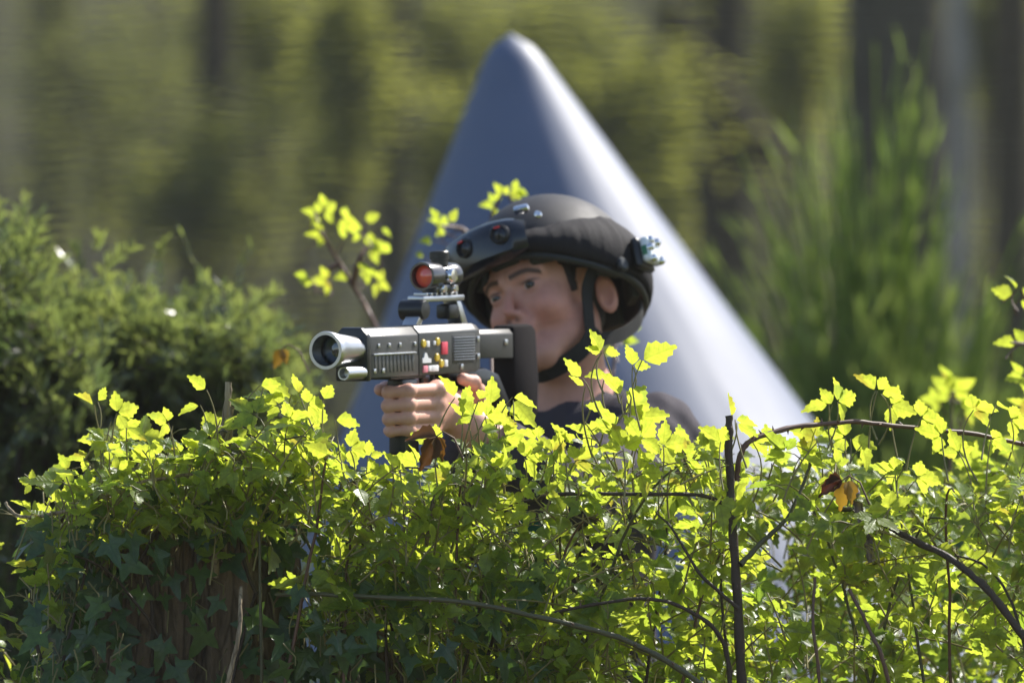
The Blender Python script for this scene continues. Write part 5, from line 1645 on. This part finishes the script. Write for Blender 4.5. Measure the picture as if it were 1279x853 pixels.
withered(1052, 600, 12.86, 'curled withered leaf, nearly black with an orange and yellow patch, by the broken cane',
         [('blade', 0, 0, 205, 34, .0, .7, .5, 'dead_leaf'), ('blade', 4, 2, 258, 36, 1.0, .5, .3, 'dead_leaf'), ('blade', 8, 0, 280, 30, .85, .4, .2, 'dead_leaf'), ('blade', -2, -2, 185, 24, .05, .8, .6, 'dead_leaf')], 1)
withered(545, 545, 12.84, 'long drooping red brown withered leaf below the fist',
         [('blade', 0, 0, 245, 48, .12, .9, .2, 'dead_leaf'), ('blade', 0, 0, 285, 32, .2, .9, .3, 'dead_leaf'), ('blade', 0, 0, 170, 36, .1, .7, .6, 'dead_leaf')], 2)
withered(352, 436, 13.9, 'small orange brown withered leaf hanging left of the muzzle',
         [('blade', 0, 0, 250, 26, .7, .4, .2, 'dead_leaf'), ('blade', 0, 0, 290, 20, .9, .4, .2, 'dead_leaf')], 3)


# ---- ivy
def ivy(label, spots, seed, vines, org):
    rs = np.random.default_rng(seed); org = np.array(org)
    t = empty('ivy_plant', org); tag(t, label, 'ivy', 'ivy climbing through the hedge')
    n = len(spots)
    pos = np.array([np.array(P(*s[:3])) for s in spots]) - org
    nrm = np.array([unit(np.array([rs.normal() * .35, -1.0, .55 + rs.normal() * .35])) if s[3] else unit(.6 * SUNV + .5 * rs.normal(size=3)) for s in spots])
    ang = rs.normal(size=n) * .7 - math.pi / 2
    dr = np.stack([np.cos(ang), -.35 + rs.normal(size=n) * .2, np.sin(ang)], -1)
    link_mesh('foliage', leaves_mesh('foliage', pos, dr, nrm, rs.uniform(.034, .068, n), np.clip(rs.normal(size=n) * .25 + .35, 0, 1), 'ivy', fold=rs.uniform(.0, .3, n), curl=rs.uniform(-.1, .35, n)), M['ivy'], t)
    paths = []
    for p in pos:
        paths.append((np.stack([p + [rs.normal() * .012, .02, .03], p + [0, .006, .012], p]), np.array([.0012, .001, .0009])))
    tag(link_mesh('twig', tubes_mesh('twig', paths, 4), M['petiole'], t), kind='stuff')
    for v in vines:
        q = np.array([np.array(P(*a)) for a in v]) - org
        link_mesh('vine', tubes_mesh('vine', [(np.concatenate([bez(q[i], (q[i] + q[i + 1]) / 2 + rs.normal(size=3) * .01, q[i + 1], 7) for i in range(len(q) - 1)]), np.full(7 * (len(q) - 1), .0028))], 6), M['cane_dark'], t)


rs = np.random.default_rng(77)
sp = []
for k in range(105):
    px = rs.uniform(95, 375); py = rs.uniform(600, 900)
    if 170 < px < 330 and rs.uniform() < .22 and py > 650: continue
    off = min(1, abs(px - 232) / 128)
    sp.append((px, py, 13.16 - .165 * math.sqrt(max(0, 1 - off * off)) - rs.uniform(.01, .06), True))
for k in range(70): sp.append((rs.uniform(30, 420), 0, 0, False))
sp = [(a, (top_line(a) + rs.uniform(45, 150)) if not f else b_, (rs.uniform(12.8, 13.2)) if not f else c, f) for a, b_, c, f in sp]
ivy('dark green ivy climbing the broad stump with lobed leaves', sp, 1, [[(180, 1000, 13.0), (190, 800, 12.98), (175, 700, 12.98), (200, 640, 13.0)], [(300, 1000, 13.0), (290, 850, 12.98), (320, 740, 13.0), (300, 650, 13.0)]], (tx(232, 13.1), 13.1, 0))
sp = []
for k in range(120): sp.append((rs.uniform(28, 150), rs.uniform(640, 900), rs.uniform(12.8, 13.15), rs.uniform() < .6))
ivy('green ivy spilling down at the left end of the hedge', sp, 2, [[(40, 1100, 13.0), (60, 850, 12.95), (40, 720, 12.95), (80, 640, 12.95)]], (tx(40, 13.0), 13.0, 0))
sp = []
for k in range(210): sp.append((rs.uniform(360, 700), rs.uniform(690, 900), rs.uniform(12.82, 13.15), rs.uniform() < .6))
ivy('dark ivy in deep shade along the bottom middle of the hedge', sp, 3, [[(420, 1100, 13.05), (440, 850, 13.0), (420, 760, 13.0), (480, 700, 13.0)], [(600, 1100, 13.05), (590, 860, 13.0), (620, 780, 12.95)]], (tx(530, 13.05), 13.05, 0))


sp = []
for k in range(260): sp.append((rs.uniform(860, 1330), rs.uniform(655, 940), rs.uniform(13.82, 14.05), rs.uniform() < .7))
ivy('dark ivy on the ground side behind the brambles at the right', sp, 5, [[(960, 1100, 13.95), (980, 850, 13.95), (1000, 700, 13.95)], [(1200, 1100, 13.95), (1190, 830, 13.95), (1230, 690, 13.95)]], (tx(1090, 13.95), 13.95, 0))


# ---- young shoots behind the player and at the right edge
def shoot(label, D, stems, leaves, seed, mat_s='cane_red', tint=.92):
    rs = np.random.default_rng(seed); org = np.array(P(stems[0][0][0], stems[0][0][1], D)); org[2] = 0
    t = empty('young_sapling', org); tag(t, label, 'sapling', 'young saplings behind the hedge')
    for s in stems:
        q = np.array([np.array(P(a, b_, D + rs.normal() * .02)) for a, b_ in s]) - org
        if s is stems[0]: q = np.concatenate([[[q[0][0] + .03, q[0][1], 0]], q])
        link_mesh('stem', tubes_mesh('stem', [(np.concatenate([bez(q[i], (q[i] + q[i + 1]) / 2, q[i + 1], 6) for i in range(len(q) - 1)]), np.linspace(.0055, .0018, 6 * (len(q) - 1)))], 6), M[mat_s], t)
    A_ = []; pths = []
    for (px, py, an, sz, si) in leaves:
        Ls, pth = trefoil(px, py, an, sz * .84, D + rs.normal() * .05, rs, bool(si), tint=rs.uniform(tint - .35, .95), drop=rs.uniform(14, 26)); A_ += Ls; pths.append(pth)
    pos, dr, nr, sz, tn, wd = (np.array(a) for a in zip(*A_))
    link_mesh('foliage', leaves_mesh('foliage', pos - org, dr, nr, sz, tn, 'bramble', fold=rs.uniform(.1, .4, len(pos)), curl=rs.uniform(0, .3, len(pos)), wid=wd), M['bramble'], t)
    tag(link_mesh('twig', tubes_mesh('twig', [(p - org, r) for p, r in pths], 4), M[mat_s], t), kind='stuff')


shoot('young sapling with blurred yellow green leaves left of the rifle sight', 14.7, [[(500, 470), (455, 380), (425, 330), (400, 290), (392, 262)], [(440, 355), (450, 320), (462, 300)], [(425, 330), (412, 335), (392, 348)]],
      [(398, 268, 170, 26, 0), (405, 262, 20, 30, 0), (428, 272, 0, 30, 0), (402, 292, 200, 26, 0), (448, 290, 160, 24, 0), (455, 275, 20, 26, 1), (462, 310, 10, 32, 0), (478, 318, 60, 24, 1), (452, 338, 0, 34, 0), (440, 345, 180, 28, 1), (410, 350, 190, 30, 0), (470, 352, -15, 28, 0), (392, 355, 165, 26, 1), (430, 300, 100, 26, 1), (385, 345, 190, 20, 1), (475, 285, 10, 20, 1)], 1)
shoot('young sapling tip with pale leaves just above the front of the helmet', 14.5, [[(615, 420), (610, 330), (614, 270), (625, 245)], [(608, 310), (575, 285), (550, 282)]],
      [(555, 284, 170, 26, 0), (548, 276, 110, 22, 1), (560, 278, 50, 24, 1), (540, 300, 200, 22, 1), (530, 318, 190, 16, 1), (628, 244, 110, 22, 0), (634, 246, 20, 28, 1), (640, 240, 60, 22, 1), (618, 256, 190, 24, 0), (645, 238, 0, 20, 1)], 2)
shoot('single leafy sapling peeping out below the back of the helmet', 14.35, [[(760, 560), (765, 470), (770, 420)]],
      [(772, 424, 20, 30, 1), (770, 418, 95, 26, 1), (768, 436, 190, 24, 1), (780, 408, 0, 26, 1)], 3)
shoot('young sapling with leaves reaching in at the right edge', 13.9, [[(1330, 700), (1310, 500), (1290, 400), (1276, 362)], [(1300, 450), (1280, 430), (1262, 428)]],
      [(1266, 368, 170, 34, 1), (1270, 362, 110, 28, 1), (1280, 372, 10, 36, 0), (1270, 430, 175, 34, 1), (1282, 428, 60, 34, 0), (1278, 470, 200, 34, 0), (1284, 510, 190, 34, 0)], 4)
shoot('blurred yellow green sapling tip rising behind the arching thorny cane', 14.6, [[(1185, 640), (1188, 540), (1190, 492)], [(1188, 560), (1205, 520)]],
      [(1188, 490, 150, 36, 0), (1192, 488, 40, 40, 0), (1186, 478, 100, 34, 1), (1205, 512, 10, 34, 0), (1170, 500, 180, 28, 0), (1250, 560, 40, 34, 0)], 5)


HAZE = 0.0005
# ---- the thin haze in the air
bm = bmesh.new(); bmesh.ops.create_cube(bm, size=1.0)
me = bpy.data.meshes.new('haze'); bm.to_mesh(me); bm.free()
hz = link_mesh('haze', me, None, None, False); hz.scale = (340, 320, 31); hz.location = (0, 108, 14.4)
tag(hz, kind='stuff')
m = bpy.data.materials.new('haze'); m.use_nodes = True; nt = m.node_tree; nt.nodes.clear()
vo = nt.nodes.new('ShaderNodeVolumePrincipled'); vo.inputs['Color'].default_value = (.90, .88, .83, 1); vo.inputs['Density'].default_value = HAZE; vo.inputs['Anisotropy'].default_value = 0.2
oo = nt.nodes.new('ShaderNodeOutputMaterial'); nt.links.new(vo.outputs[0], oo.inputs['Volume'])
me.materials.append(m)
